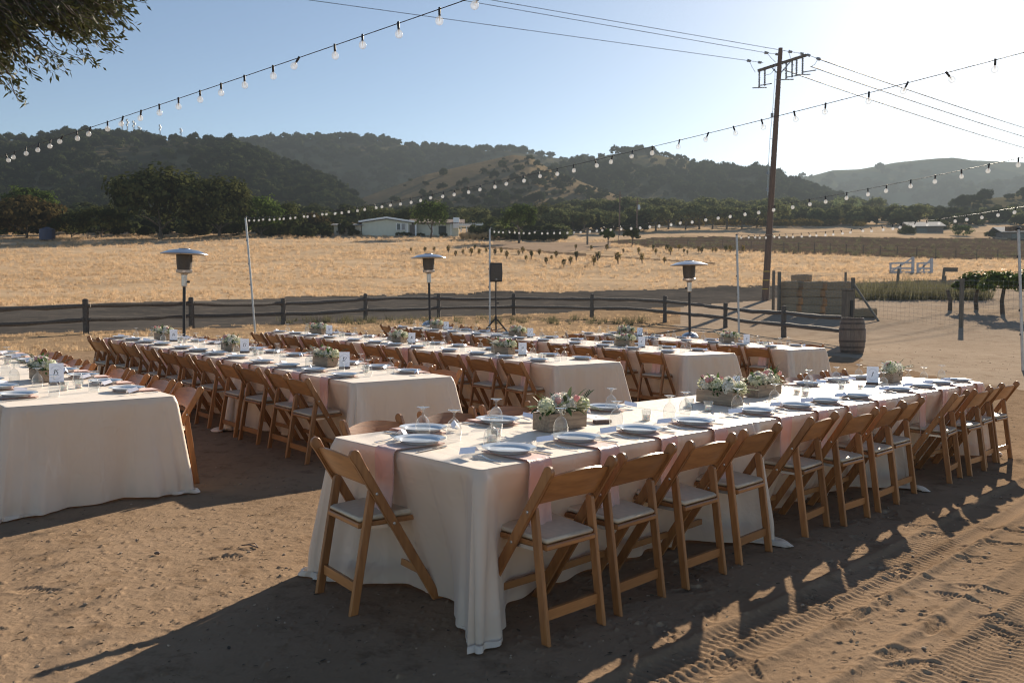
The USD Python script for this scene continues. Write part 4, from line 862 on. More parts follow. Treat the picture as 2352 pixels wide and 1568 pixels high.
solo('pole_plank', bar(PT4 + [-.28, 0, .01], PT4 + [.35, .1, .03], .1, .03), postwood, 'small board fixed across the top of the right edge pole', 'board')
b = at(1139, 757, 24.8); b[2] = float(gz(b[0], b[1])); ss = thing('speaker_stand', 'black tripod stand carrying the loudspeaker', 'stand', mat4(b, .3))
part(ss, 'pole', tube([(0, 0, .12), (0, 0, 1.62)], .021, 10), blackmetal); part(ss, 'collar', tube([(0, 0, .50), (0, 0, .62)], .035, 10), blackmetal); part(ss, 'knob', tube([(.03, 0, 1.0), (.09, 0, 1.0)], .02, 8), blackmetal)
for k in range(3):
    a = k * 2.094 + .3; lg = part(ss, 'leg', bar((0, 0, .56), (.52 * math.cos(a), .52 * math.sin(a), .03), .04, .022, (0, 0, 1), .004), blackmetal); part(lg, 'rubber_foot', tube([(.49 * math.cos(a), .49 * math.sin(a), .05), (.54 * math.cos(a), .54 * math.sin(a), .0)], .024, 8), blackplastic)
    part(ss, 'brace', bar((0, 0, .2), (.28 * math.cos(a), .28 * math.sin(a), .28), .025, .01), blackmetal)
sp = thing('loudspeaker', 'black loudspeaker on the tripod stand beside the slim pole', 'loudspeaker', mat4(b + [0, 0, 1.62], .10))
part(sp, 'cabinet', prism([(-.17, 0), (.17, 0), (.185, .27), (.17, .55), (-.17, .55), (-.185, .27)], .30, .025, axis='y'), blackplastic); part(sp, 'grille', prism([(-.145, .03), (.145, .03), (.155, .27), (.145, .51), (-.145, .51), (-.155, .27)], .02, .006, axis='y', off=-.155), meshgrey)
part(sp, 'badge', box(.05, .006, .018, (0, -.167, .06)), stainless)
hproto = None
for i, (px_, Y, ty, lab) in enumerate([(418, 16.2, 570, 'stainless patio heater nearest the left, behind the second table row'), (988, 21.1, 582, 'stainless patio heater left of the loudspeaker'), (1587, 19.7, 598, 'stainless patio heater in front of the fence left of the pale pole')]):
    tz = at(px_, ty, Y); gg = float(gz(tz[0], tz[1])); m = mat4((tz[0], tz[1], tz[2] - 2.28), i * 1.1 + .3, n=[.02 * (1 if i == 0 else -1), 0, 1])
    if hproto: dup(hproto, lab, m); continue
    t = hproto = thing('patio_heater', lab, 'patio heater', m, 'patio heaters behind the tables')
    part(t, 'base_disc', lathe([(0, 0), (.23, 0), (.23, .03), (.05, .05)], 24), blackmetal); part(t, 'tank_housing', lathe([(.20, .03), (.205, .05), (.205, .50), (.17, .56), (.10, .60), (.03, .62)], 24), stainless)
    part(t, 'pole', tube([(0, 0, .6), (0, 0, 1.56)], .030, 12), blackmetal); part(t, 'burner_neck', lathe([(.03, 1.54), (.052, 1.56), (.055, 1.77), (.075, 1.80), (.10, 1.82)], 18), stainless)
    part(t, 'gas_knob', tube([(.05, 0, 1.64), (.10, 0, 1.64)], .022, 8), blackplastic); part(t, 'screen', lathe([(.10, 1.82), (.125, 1.84), (.145, 2.02), (.148, 2.16)], 24), meshgrey); part(t, 'burner_ring', lathe([(.10, 1.80), (.145, 1.815), (.15, 1.86), (.138, 1.87)], 24), stainless)
    part(t, 'reflector', lathe([(0, 2.28), (.10, 2.276), (.11, 2.262), (.28, 2.235), (.43, 2.175), (.435, 2.165), (.42, 2.165), (.28, 2.222), (.11, 2.245), (0, 2.25)], 36), stainless)
    for k in range(3): a = k * 2.094; part(t, 'support', bar((.13 * math.cos(a), .13 * math.sin(a), 2.12), (.16 * math.cos(a), .16 * math.sin(a), 2.24), .02, .006), stainless)

# ---------------------------------------------------------------- string lights
globe = lathe([(.0095, -.046), (.0115, -.050), (.0205, -.058), (.0275, -.069), (.0300, -.083), (.0275, -.098), (.0190, -.109), (.0070, -.1135), (.0, -.114)], 16)
sock = cat_mesh([lathe([(0, .012), (.010, .012), (.0100, .008), (.0100, -.032), (.0092, -.046), (0, -.046)], 10)])
fila = cat_mesh([tube([(0, 0, -.047), (0, 0, -.066)], .004, 5), tube([(-.007, 0, -.082), (-.004, 0, -.066), (.004, 0, -.066), (.007, 0, -.082)], .0015, 4), tube([(-.007, 0, -.082), (.007, 0, -.082)], .0022, 4)])
fil_m = P('bulb_filament', (.75, .55, .35), None, rough=.4)
def strand(label, A, B, n0, n1, N, sag, ext0, ext1, seed):
    """bulb k sits at A + (B - A) k / N"""
    r = np.random.default_rng(seed); f = lambda k: A + (B - A) * (k / N) - np.array([0, 0, 1.0]) * sag * 4 * np.clip(k / N, -.4, 1) * (1 - np.clip(k / N, -.4, 1))
    t = thing('string_lights', label, 'string lights', None)
    ks = np.linspace(ext0, ext1, 120); part(t, 'cable', tube([f(k) for k in ks], .0036, 5), blackplastic, True)
    for k in range(n0, n1):
        p = f(k + r.normal() * .06); a = r.random() * 6.28; tl = abs(r.normal()) * .28 if r.random() < .7 else .9 * r.random(); n = np.array([math.sin(tl) * math.cos(a), math.sin(tl) * math.sin(a), math.cos(tl)])
        m = mat4(p, a, n=n); s = part(t, 'socket', sock, blackplastic, True, m)
        part(s, 'bulb', globe, bulbglass, True); part(s, 'filament', fila, fil_m, False)
A = at(1105, -12, 6.0); B = at(60, 340, 11.9); strand('globe light string crossing the upper left sky to the photo edge', A, B, -2, 32, 20, .02, -10, 40, 1)
A = at(2290, 137, 7.69); strand('longest globe light string from the left slim pole to the upper right', A, PT1, -4, 51, 51, .30, -14, 51, 2)
A = at(2272, 378, 11.0); strand('globe light string from the middle slim pole to the right edge', A, PT2, -5, 44, 44, .33, -12, 44, 3)
A = at(2329, 478, 14.9); strand('lowest globe light string from the pale pole to the right edge', A, PT3, -4, 29, 29, .13, -10, 29, 4)

# ---------------------------------------------------------------- overhanging oak, top left
def overhang():
    r = np.random.default_rng(11); edge = [(-60, 215), (0, 205), (30, 236), (58, 236), (56, 190), (84, 176), (66, 142), (90, 128), (108, 150), (155, 170), (222, 150), (270, 118), (275, 84), (298, 70), (316, 62), (316, 30), (338, 6), (345, -40)]
    tips = [(337,8),(313,34),(314,63),(296,71),(274,84),(274,107),(269,120),(246,121),(222,149),(206,136),(191,139),(154,168),(118,168),(102,147),(83,131),(162,141),(86,113),(66,141),(81,175),(57,233),(49,210),(52,188),(8,194),(65,154),(40,225),(30,180),(20,160),(0,185),(120,130),(145,140),(135,155),(255,100),(240,110),(290,40),(300,20),(60,100),(45,130)]
    from shapely.geometry import Polygon, Point
    inner = Polygon([(-90, 170), (10, 165), (40, 150), (62, 100), (75, 62), (110, 70), (150, 90), (200, 98), (258, 84), (280, 55), (298, 10), (305, -60), (-90, -60)])
    while len(tips) < 800:
        p = (r.uniform(-90, 310), r.uniform(-55, 175))
        if inner.contains(Point(p)) and r.random() < (.95 if p[1] < 95 or p[0] < 55 else .5): tips.append(p)
    V, F, BV, o = [], [], [], 0; lc, ln, ls, la = [], [], [], []
    for i, (x, y) in enumerate(tips):
        Y = 7.3 + r.normal() * .5; tip = at(x, y, Y); root = tip + np.array([-.22 - .25 * r.random() - x * .0006, r.normal() * .2, .30 + .25 * r.random()]) * (.5 if i > 37 else .9)
        m = (tip + root) / 2 + r.normal(size=3) * .04; pts = [root, m, tip]; BV.append(tube(pts, [.006, .004, .002], 4))
        for k in range(22 if i <= 37 else 15):
            f = 1 - .75 * r.random() ** 1.5; c = root * (1 - f) + tip * f + r.normal(size=3) * .02; d = (tip - root) / np.linalg.norm(tip - root) + r.normal(size=3) * .55; lc.append(c); la.append(d / np.linalg.norm(d))
    lc, la = np.array(lc), np.array(la); n = len(lc); w = np.cross(la, r.normal(size=(n, 3))); w /= np.linalg.norm(w, axis=1, keepdims=True); L = (.045 + .035 * r.random(n))[:, None]; wd = L * .14
    nn = np.cross(la, w); v = np.stack([lc, lc + la * L * .45 + w * wd, lc + la * L, lc + la * L * .45 - w * wd + nn * wd * .5], 1).reshape(-1, 3); i4 = np.arange(n)[:, None] * 4
    leaves = (v, np.vstack([i4 + [0, 1, 2], i4 + [0, 2, 3]]))
    t = thing('overhanging_oak', 'dark leafy oak branches hanging into the top left corner', 'tree')
    part(t, 'foliage', leaves, leafmat('overhang_leaf', (.035, .042, .016), (.075, .078, .028), 4, .22, 'position'), False, kind='stuff'); part(t, 'twigs', cat_mesh(BV), soilbark, True, kind='stuff')
    hub = at(-260, -330, 7.4)
    for x, y in ((60, 20), (180, -5), (10, 110), (260, 5), (130, 60)):
        e = at(x, y, 7.3); part(t, 'branch', tube([hub, (hub + e) / 2 + [0, 0, .12], e], [.09, .045, .008], 7), soilbark, True)
    tr = hub + np.array([-.9, .2, 0]); g = float(gz(tr[0], tr[1])); part(t, 'trunk', tube([(tr[0] - .3, tr[1], g - .1), (tr[0], tr[1], g + 1.6), tr, hub], [.34, .26, .2, .12], 12), soilbark, True)
overhang()
# ---------------------------------------------------------------- prototypes for the tables
def chair_parts(t):
    d = np.array([.455, -.742]); d /= np.linalg.norm(d); p = np.array([-d[1], d[0]])
    c = np.array([-.232, .742]); aw = math.atan2(p[1], p[0]); arc = [c + .027 * np.array([math.cos(aw + k), math.sin(aw + k)]) for k in np.linspace(0, math.pi, 9)]
    sp_ = [(.196, 0), (.250, 0)] + [tuple(c + p * .0225 + d * .05)] + [tuple(a) for a in arc] + [tuple(c - p * .0225 + d * .05)]
    rl0, rl1 = np.array([-.218, 0]), np.array([-.128, .560]); e = rl1 - rl0; e /= np.linalg.norm(e); pe = np.array([e[1], -e[0]]); ae = math.atan2(pe[1], pe[0])
    rp = [(-.237, 0), (-.194, 0)] + [tuple(rl1 + .021 * np.array([math.cos(ae + k), math.sin(ae + k)])) for k in np.linspace(0, math.pi, 8)]
    for s in (-1, 1): part(t, 'back_post', moved(prism(sp_, .022, .004, 'y'), (0, s * .207, 0)), wood_v)
    for s in (-1, 1): part(t, 'rear_leg', moved(prism(rp, .022, .004, 'y'), (0, s * .181, 0)), wood_v)
    ny_, nz_ = 15, 5; ys = np.linspace(-.196, .196, ny_); V = []
    for side in (0, 1):
        for y in ys:
            k = math.cos(y / .196 * math.pi / 2)
            for j in range(nz_):
                zb, zt = .588 + .014 * k, .716 + .024 * k; z = zb + (zt - zb) * j / (nz_ - 1); x = -.232 + (.742 - z) * .613 - .022 * k; o = (-.008 if side == 0 else .008)
                if j in (0, nz_ - 1): o *= .55
                V.append((x + o * p[0], y, z + o * p[1]))
    g = grid_faces(ny_, nz_); n1 = ny_ * nz_; F = [g[:, ::-1], g + n1]; rim = []
    ring = [(i, 0) for i in range(ny_)] + [(ny_ - 1, j) for j in range(1, nz_)] + [(i, nz_ - 1) for i in range(ny_ - 2, -1, -1)] + [(0, j) for j in range(nz_ - 2, 0, -1)]
    ids = [a * nz_ + b for a, b in ring]
    for k in range(len(ids)): a, b = ids[k], ids[(k + 1) % len(ids)]; rim.append([a, b, b + n1, a + n1])
    part(t, 'backrest', (np.array(V), np.vstack(F + [np.array(rim)])), wood_h, 45)
    def seatpoly(ins):
        a, b = .145 - ins, -.185 + ins; w0, w1 = .158 - ins, .186 - ins
        return [(b, -w0), (a - .03, -w1), (a - .008, -w1 + .008), (a, -w1 + .035), (a, w1 - .035), (a - .008, w1 - .008), (a - .03, w1), (b, w0)]
    T = lambda m: moved(moved(m, (0, 0, 0), Ry(-.04)), (0, 0, .408))
    part(t, 'seat_frame', T(prism(seatpoly(0), .024, .005, 'z')), wood_h)
    pad = prism(seatpoly(.008), .030, .011, 'z', .026); part(t, 'seat_pad', T(pad), vinyl, 60)
    part(t, 'rear_stretcher', bar((-.191, -.171, .118), (-.191, .171, .118), .046, .017, (0, 0, 1), .003), wood_h)
    part(t, 'front_stretcher', bar((.160, -.197, .135), (.160, .197, .135), .034, .017, (0, 0, 1), .003), wood_h)
    for s in (-1, 1):
        for x, z in ((-.122, .556), (-.028, .408)): part(t, 'bolt', moved(lathe([(0, -.003), (.0075, -.003), (.0075, .001), (.004, .003), (0, .003)], 8), (x, s * .2195, z), Rx(math.pi / 2 * -s)), steel)
        part(t, 'hinge_plate', bar((-.13, s * .166, .389), (-.02, s * .19, .394), .016, .004, (0, 0, 1)), steel)
def plate_mesh(): return lathe([(0, .008), (.085, .008), (.098, .011), (.104, .0185), (.130, .0245), (.1335, .0245), (.134, .0225), (.105, .013), (.094, .003), (.085, 0), (0, 0)], 40)
def goblet_mesh(): return lathe([(.0360, 0), (.0375, .001), (.0400, .020), (.0412, .040), (.0400, .062), (.0355, .082), (.0265, .099), (.0150, .109), (.0075, .114), (.0055, .122), (.0055, .138), (.0080, .146), (.0180, .154), (.0330, .1585), (.0350, .1595), (.0350, .1615), (.0, .162)], 24)
def fork_mesh():
    zf = lambda x: .004 + .010 * math.exp(-((x - .145) / .035) ** 2)
    pts = np.linspace(0, .135, 9); v = []
    for x in pts:
        w = .0062 - .0028 * min(1, x / .10)
        v += [(x, -w, zf(x)), (x, w, zf(x)), (x, w * .8, zf(x) + .003), (x, -w * .8, zf(x) + .003)]
    f = []
    for i in range(8):
        for j in range(4): k = (j + 1) % 4; f.append([i*4+j, (i+1)*4+j, (i+1)*4+k, i*4+k])
    f += [[0, 1, 2, 3]]; ms = [(np.array(v), np.array(f))]
    ms.append(prism([(.132, -.003), (.145, -.012), (.155, -.012), (.155, .012), (.145, .012), (.132, .003)], .0025, 0, 'z', .0155))
    for k in range(4): y = -.0102 + k * .0068; ms.append(bar((.153, y, .015), (.198, y * .95, .008), .0036, .0022, (0, 1, 0)))
    return cat_mesh(ms)
def knife_mesh(): return cat_mesh([prism([(0, -.007), (.004, -.0095), (.10, -.0085), (.10, .0085), (.004, .0095), (0, .007)], .006, .0015, 'z', .004), prism([(.10, -.008), (.20, -.0095), (.222, -.006), (.228, .004), (.222, .0075), (.10, .0075)], .0022, 0, 'z', .003)])
def card_mesh(seed):
    r = np.random.default_rng(seed); a = .75 + .25 * r.random(); w, h = .045, .032; v = []
    for s in (-1, 1):
        q_ = np.array([[-w, 0, 0], [w, 0, 0], [w, s * h * math.cos(a), -h * math.sin(a)], [-w, s * h * math.cos(a), -h * math.sin(a)]]) + [0, 0, h * math.sin(a)]; v += [q_, q_ + [0, s * .0004, .0008]]
    f = []
    for k in range(2): b = k * 8; f += [[b, b+1, b+2, b+3], [b+4, b+7, b+6, b+5], [b, b+4, b+5, b+1], [b+1, b+5, b+6, b+2], [b+2, b+6, b+7, b+3], [b+3, b+7, b+4, b]]
    return moved((np.vstack(v), np.array(f)), (.0, 0, .012), Ry(-.18) @ Rx(.3 * (r.random() - .5)))
def napkin_mesh(seed, hang=.33, w=.15, flare=.02):
    r = np.random.default_rng(seed); path = [(-.30, .004), (-.20, .0045), (-.10, .005), (-.03, .0055), (.006, .005), (.017, -.001), (.0225, -.012), (.0245, -.03)]
    for k in range(1, 13): f = k / 12; path.append((.0245 + flare * f - .012 * math.sin(f * 3.1), -.03 - (hang - .03) * f))
    path = np.array(path); ny_ = 15; ys = np.linspace(-.5, .5, ny_); V = []
    d = np.gradient(path, axis=0); nn = np.stack([-d[:, 1], d[:, 0]], 1); nn /= np.linalg.norm(nn, axis=1, keepdims=True)
    k1, ph = .2 + .3 * r.random(), r.random() * 6
    for side in (0, 1):
        for i, (x, z) in enumerate(path):
            f = max(0, -z / hang); sl = r.normal() * .0
            for y in ys:
                o = (.0045 if side == 0 else 0) + .010 * f * math.sin(y * 9 + ph) * (1 if f > 0 else 0) + (.004 * math.exp(-((y - .12) / .03) ** 2) * f)
                V.append((x + nn[i, 0] * o, y * w * (1 - .10 * f * k1) + .012 * f * (k1 - .35), z + nn[i, 1] * o + (.006 * f * math.sin(y * 5 + ph) if i == len(path) - 1 else 0)))
    n1 = len(path) * ny_; g = grid_faces(len(path), ny_); F = [g, (g + n1)[:, ::-1]]; rim = []
    ring = [i * ny_ for i in range(len(path))] + [(len(path) - 1) * ny_ + j for j in range(1, ny_)] + [i * ny_ + ny_ - 1 for i in range(len(path) - 2, -1, -1)] + [j for j in range(ny_ - 2, 0, -1)]
    for k in range(len(ring)): a, b = ring[k], ring[(k + 1) % len(ring)]; rim.append([b, a, a + n1, b + n1])
    return np.array(V), np.vstack(F + [np.array(rim)])
def leaf_blade(L, w, r, curl=.3):
    t = np.array([0, .2, .5, .8, 1.0]); ww = np.array([.12, .8, 1, .6, .02]) * w / 2; z = -curl * L * t ** 2; x = L * t
    v = np.concatenate([np.stack([x, ww, z + ww * .35], 1), np.stack([x, -ww, z + ww * .35], 1), np.stack([x, 0 * x, z], 1)]); f = []
    for i in range(4): f += [[i, 10 + i, 11 + i], [i, 11 + i, 1 + i], [5 + i, 6 + i, 11 + i], [5 + i, 11 + i, 10 + i]]
    return v, np.array(f)
def flower_box(t, L, wd, seed, n_leaf=34):
    r = np.random.default_rng(seed); H, th = .10, .011
    for s in (-1, 1): part(t, 'long_board', box(L, th, H, (0, s * (wd / 2 - th / 2), .004), .002), crate)
    for s in (-1, 1): part(t, 'end_board', box(th, wd - 2 * th - .001, H - .002, (s * (L / 2 - th / 2), 0, .004), .002), crate)
    part(t, 'bottom_board', box(L - 2 * th - .002, wd - 2 * th - .002, .03, (0, 0, .006)), crate)
    part(t, 'moss', crown(L * .46, wd * .44, .05, .085, 30, 14, .012, seed, clus=.4), leaf_a, False)
    nh = max(4, int(round(L / .052))); heads = []
    for i in range(nh):
        heads.append(((i + .5) / nh * (L + .02) - (L + .02) / 2 + r.normal() * .006, (.026 if i % 2 else -.028) + r.normal() * .008, .128 + .016 * r.random(), .044 + .010 * r.random()))
    heads += [(r.uniform(-.4, .4) * L, r.normal() * .012, .165 + .012 * r.random(), .036 + .008 * r.random()) for _ in range(max(2, int(L / .12)))]
    for i, (x, y, z, R_) in enumerate(heads):
        d = r.normal(size=(240, 3)); d /= np.linalg.norm(d, axis=1, keepdims=True); n_ = d + r.normal(size=d.shape) * .35; n_ /= np.linalg.norm(n_, axis=1, keepdims=True)
        core = trimesh.creation.icosphere(1, R_ * .74); q_ = leaf_quads(d * R_ * (.88 + .2 * r.random((240, 1))), n_, .0070 + .003 * r.random(240), r, 1.4)
        part(t, 'hydrangea_head', moved(cat_mesh([core, q_]), (x, y, z)), petal_green if i % 3 == 0 else petal, False)
    for i in range(max(3, int(L / .055))):
        x, y = r.uniform(-.48, .48) * L, r.uniform(-.5, .5) * wd; z = .165 + .03 * r.random(); R_ = .014 + .007 * r.random()
        v, f = lathe([(.2 * R_, -R_), (.9 * R_, -.4 * R_), (R_, .2 * R_), (.7 * R_, .9 * R_), (.45 * R_, 1.05 * R_), (.2 * R_, .6 * R_), (0, .5 * R_)], 9); v = v * (1 + .09 * r.normal(size=(len(v), 1)))
        part(t, 'rose', moved((v, f), (x, y, z), Rx(r.normal() * .4)), rose, True)
    for i in range(n_leaf):
        a = r.random() * 6.28; ex = r.random() < .35; x, y = (math.copysign(L * .47, math.cos(a)) if ex else r.uniform(-.5, .5) * L), (r.uniform(-.4, .4) if ex else math.copysign(.45, math.sin(a))) * wd
        up_ = r.random() < .4; el = r.uniform(.6, 1.4) if up_ else r.uniform(-.3, .5); z = .115 + (.06 * r.random() if up_ else .02 * r.random()); m = leaf_blade(.05 + .06 * r.random(), .016 + .014 * r.random(), r, .25)
        if up_: x *= .8; y *= .5
        part(t, 'leaf', moved(m, (x, y, z), Rz(math.atan2(y / wd, x / L) + r.normal() * .5) @ Ry(-el)), leaf_a if i % 3 else leaf_b, True)
    for i in range(5):
        a = r.random() * 6.28; ms = []; x, y = math.cos(a) * L * .46, math.sin(a) * wd * .46; Ls = .13 + .06 * r.random()
        for k in range(9):
            s = (k + 1) / 9 * Ls
            for sg in (-1, 1): ms.append(moved(leaf_blade(.032, .009, r, .1), (s, 0, .15 * s - 1.2 * s * s), Rz(sg * .7) @ Ry(-.2)))
        ms.append(tube([(0, 0, 0), (Ls * .5, 0, .045 * Ls), (Ls, 0, .15 * Ls - 1.2 * Ls * Ls)], .0016, 4)); part(t, 'olive_sprig', moved(cat_mesh(ms), (x, y, .115), Rz(a + r.normal() * .3) @ Ry(-r.uniform(-.1, .6))), leaf_b, True)
GL = {'0': [(.3,1),(.08,.7),(.1,.25),(.3,0),(.5,.3),(.5,.75),(.3,1)], '1': [(.16,.78),(.36,1.0),(.36,0)], '2': [(.06,.78),(.2,.98),(.42,.95),(.5,.72),(.3,.35),(.04,.02),(.3,.08),(.58,.0)], '3': [(.1,.9),(.3,1),(.5,.82),(.4,.58),(.22,.53),(.46,.42),(.5,.18),(.28,0),(.06,.1)],
      '4': [(.40,1),(.04,.36),(.58,.40),(.46,.6),(.40,0)], '5': [(.58,1.02),(.22,.97),(.14,.58),(.38,.62),(.5,.34),(.36,.06),(.06,.04)], '6': [(.5,.98),(.2,.66),(.08,.25),(.28,0),(.48,.22),(.36,.46),(.12,.3)], '7': [(.06,.9),(.2,1),(.56,.98),(.28,.5),(.16,0)],
      '8': [(.3,.52),(.1,.78),(.32,1),(.5,.78),(.28,.5),(.06,.22),(.3,0),(.52,.24),(.3,.52)], '9': [(.5,.78),(.3,1),(.1,.74),(.3,.54),(.5,.78),(.42,.3),(.2,0)]}
def digits(text, h):
    ms, x = [], 0.0
    for ch in text:
        p = np.array(GL[ch], float); t = np.linspace(0, len(p) - 1, 28); q_ = np.stack([np.interp(t, np.arange(len(p)), p[:, k]) for k in (0, 1)], 1)
        k3 = np.array([.25, .5, .25]); q_[1:-1] = np.stack([np.convolve(q_[:, k], k3, 'valid') for k in (0, 1)], 1); q_[:, 0] += .32 * q_[:, 1]
        d = np.gradient(q_, axis=0); nn = np.stack([-d[:, 1], d[:, 0]], 1); nn /= np.linalg.norm(nn, axis=1, keepdims=True) + 1e-9; wd = .018 + .042 * np.clip(np.abs(d[:, 1:2]) / (np.linalg.norm(d, axis=1, keepdims=True) + 1e-9), 0, 1) ** 2
        a = np.stack([(q_ + nn * wd) * h + [x, 0], (q_ - nn * wd) * h + [x, 0]], 1).reshape(-1, 2); v = np.column_stack([a[:, 0], np.zeros(len(a)), a[:, 1]]); i = np.arange(27)[:, None] * 2
        ms.append((v, np.vstack([i + [0, 1, 3], i + [0, 3, 2]]))); x += h * (.42 if ch == '1' else .62)
    v, f = cat_mesh(ms); v[:, 0] -= (v[:, 0].min() + v[:, 0].max()) / 2; return v, f
def number_card(text, label, m, flat=False):
    t = thing('table_number', label, 'table number', m); w, h = .108, .158; R = Rx(-.09) if not flat else Rx(-1.52)
    part(t, 'block', box(.115, .038, .021, (0, 0, 0), .002), darkwood)
    o = np.array([0, 0, .019]) if not flat else np.array([0, .0, .023]); c = part(t, 'card', moved(box(w, .0016, h), o, R), paper, False)
    part(t, 'number', moved(moved(digits(text, .048), (0, -.0016, h * .36)), o, R), ink, False); ms = []
    for sg in (1, -1):
        for k in range(15):
            a = math.pi / 2 + (k - 7) / 7 * .95; 
            for rr, rot in ((.040, .6), (.0425, -.6)):
                x, z = math.cos(a) * .043 + 0, sg * (math.sin(a) * .048 + (rr - .041)); an = a + rot; v = np.array([[0, 0, 0], [.003, 0, .0012], [.006, 0, 0], [.003, 0, -.0012]]) @ Ry(sg * -an + 1.3).T
                ms.append((v + [x, -.0016, h * .5 + z * 1.12], np.array([[0, 1, 2], [0, 2, 3]])))
    part(t, 'laurel_print', moved(cat_mesh(ms), o, R), greyink, False); return t
def votive_parts(t, seed):
    part(t, 'glass_cup', lathe([(0, .002), (.024, .002), (.026, .004), (.031, .064), (.033, .066), (.0335, .064), (.028, 0), (0, 0)], 20), glass, True)
    c = part(t, 'candle', lathe([(0, .006), (.0215, .006), (.0225, .036), (.016, .037), (0, .036)], 16), wax); part(c, 'wick', tube([(0, 0, .036), (.001, 0, .046)], .0009, 4), ink)

# ---------------------------------------------------------------- tablecloths
def tablecloth(P0, u, v, l, wd, zt, free0, free1, seed, chairs=(1, 1), endin=.04):
    """one cloth over one table; corner P0, sides u*l and v*wd; free ends get draped corners and an end panel"""
    r = np.random.default_rng(seed); rad = .028; per = []       # (a, b, na, nb, dist to corner info)
    ends = [(0, 0), (l, 0), (l, wd), (0, wd)]
    def seg(a0, b0, a1, b1, n): t = (1 - np.cos(np.linspace(0, math.pi, n))) / 2; return [(a0 + (a1 - a0) * k, b0 + (b1 - b0) * k) for k in t[:-1]]
    pts = []; g = .004
    A0, A1, B0, B1 = (0 if free0 else g), (l if free1 else l - g), 0, wd
    def corner(ca, cb, a0): return [(ca + rad * math.cos(a0 + k), cb + rad * math.sin(a0 + k)) for k in np.linspace(0, math.pi / 2, 7)[:-1]]
    pts += corner(A0 + rad, B0 + rad, math.pi) + seg(A0 + rad, B0, A1 - rad, B0, 130) + corner(A1 - rad, B0 + rad, -math.pi / 2) + seg(A1, B0 + rad, A1, B1 - rad, 120)
    pts += corner(A1 - rad, B1 - rad, 0) + seg(A1 - rad, B1, A0 + rad, B1, 130) + corner(A0 + rad, B1 - rad, math.pi / 2) + seg(A0, B1 - rad, A0, B0 + rad, 120)
    p = np.array(pts); n = len(p); dd = np.linalg.norm(np.roll(p, -1, 0) - p, axis=1); s = np.concatenate([[0], np.cumsum(dd)[:-1]]); S = dd.sum()
    tg = np.roll(p, -1, 0) - np.roll(p, 1, 0); tg /= np.linalg.norm(tg, axis=1, keepdims=True); nn = np.stack([tg[:, 1], -tg[:, 0]], 1)
    ci = [int(np.argmin(np.linalg.norm(p - c, axis=1))) for c in [(A0, B0), (A1, B0), (A1, B1), (A0, B1)]]
    fr = [free0, free1, free1, free0]; cdir = [(-1, -1), (1, -1), (1, 1), (-1, 1)]
    onend = ((p[:, 0] < A0 + 1e-6) | (p[:, 0] > A1 - 1e-6)); endfree = np.where(p[:, 0] < l / 2, free0, free1); side = np.where(p[:, 1] < wd / 2, 0, 1)
    lower = np.array([1.0 if chairs[k] else 0.0 for k in side])
    T = np.concatenate([[0, .006, .016, .03], np.linspace(.06, 1, 22), np.linspace(1.03, 1.3, 7)]); rows_ = []
    k1 = meshkit.fbm(np.stack([s * 5, s * 0, s * 0 + seed], -1), 2, seed) - .5
    dist = np.stack([np.minimum(np.abs(s - s[c]), S - np.abs(s - s[c])) for c in ci], 1); cw = [np.exp(-(dist[:, k] / (.115 if fr[k] else .09)) ** 2) for k in range(4)]; near_c = np.max(cw, axis=0)
    amp = [(.145 if fr[k] else .13) * (1 + .25 * r.normal() * .5) for k in range(4)]; ph = r.random() * 6
    for t in T:
        th = min(t, 1.0); cw = [np.exp(-(dist[:, k] / ((.05 + .17 * th) if fr[k] else (.04 + .07 * th))) ** 2) for k in range(4)]; near_c = np.max(cw, axis=0); near_i = np.exp(-(np.min(dist, axis=1) / (.05 + .25 * th)) ** 2)
        o = nn * (.012 * sstep(0, .03, th) + .018 * th)
        body = ~onend
        o = o + nn * (np.where(body, -.30 * th * lower, 0.0) * (1 - near_i))[:, None]
        o = o + nn * (np.where(onend & endfree.astype(bool), -endin * th * (1 - near_i), 0))[:, None]
        wav = .026 * th ** 1.2 * np.sin(s * 2 * math.pi / .33 + ph) + .075 * th * k1 + .010 * th * np.sin(s * 2 * math.pi / .125 + 2 * ph) * np.exp(-np.min(dist, axis=1) / .35)
        pl = np.where(onend, .013 * np.abs(((p[:, 1] / .235) % 1) - .5) * 2, .010 * np.abs(((p[:, 0] / .31) % 1) - .5) * 2)
        rdg = np.where(onend, .0065 * np.exp(-((((p[:, 1] / .235) % 1) - .5) * .235 / .011) ** 2), 0)
        o = o + nn * (wav * np.where(onend & ~endfree.astype(bool), .2, 1) + pl * sstep(0, .1, th) + rdg * sstep(.01, .08, th))[:, None]
        for k in range(4):
            dv_ = np.array(cdir[k], float) if fr[k] else np.array([cdir[k][0] * .02, cdir[k][1]]); dv_ /= np.linalg.norm(dv_)
            o = o + dv_ * (cw[k] * amp[k] * (th ** 1.05) * (1 - .12 * sstep(.8, 1, th)))[:, None]
        o = o + nn * (.020 * th * near_c * np.cos(np.min(dist, axis=1) * 2 * math.pi / .105))[:, None]
        z_f = np.zeros(n)
        if t > 1:
            e = (t - 1) / .3
            for k in range(4):
                dv_ = np.array(cdir[k], float) if fr[k] else np.array([0., cdir[k][1]]); dv_ /= np.linalg.norm(dv_)
                o = o + dv_ * (cw[k] ** 2 * e * (.05 if fr[k] else .13))[:, None]; z_f += cw[k] * (.022 * math.sin(e * math.pi) + .035 * (meshkit.noise(np.stack([s * 22, s * 0 + e * 5, s * 0 + seed], -1), seed) - .25) * e * (1.3 - e))
            o = o - nn * ((1 - near_c) * e * .03)[:, None]
        q_ = p + o; X_ = P0[0] + u[0] * q_[:, 0] + v[0] * q_[:, 1]; Y_ = P0[1] + u[1] * q_[:, 0] + v[1] * q_[:, 1]
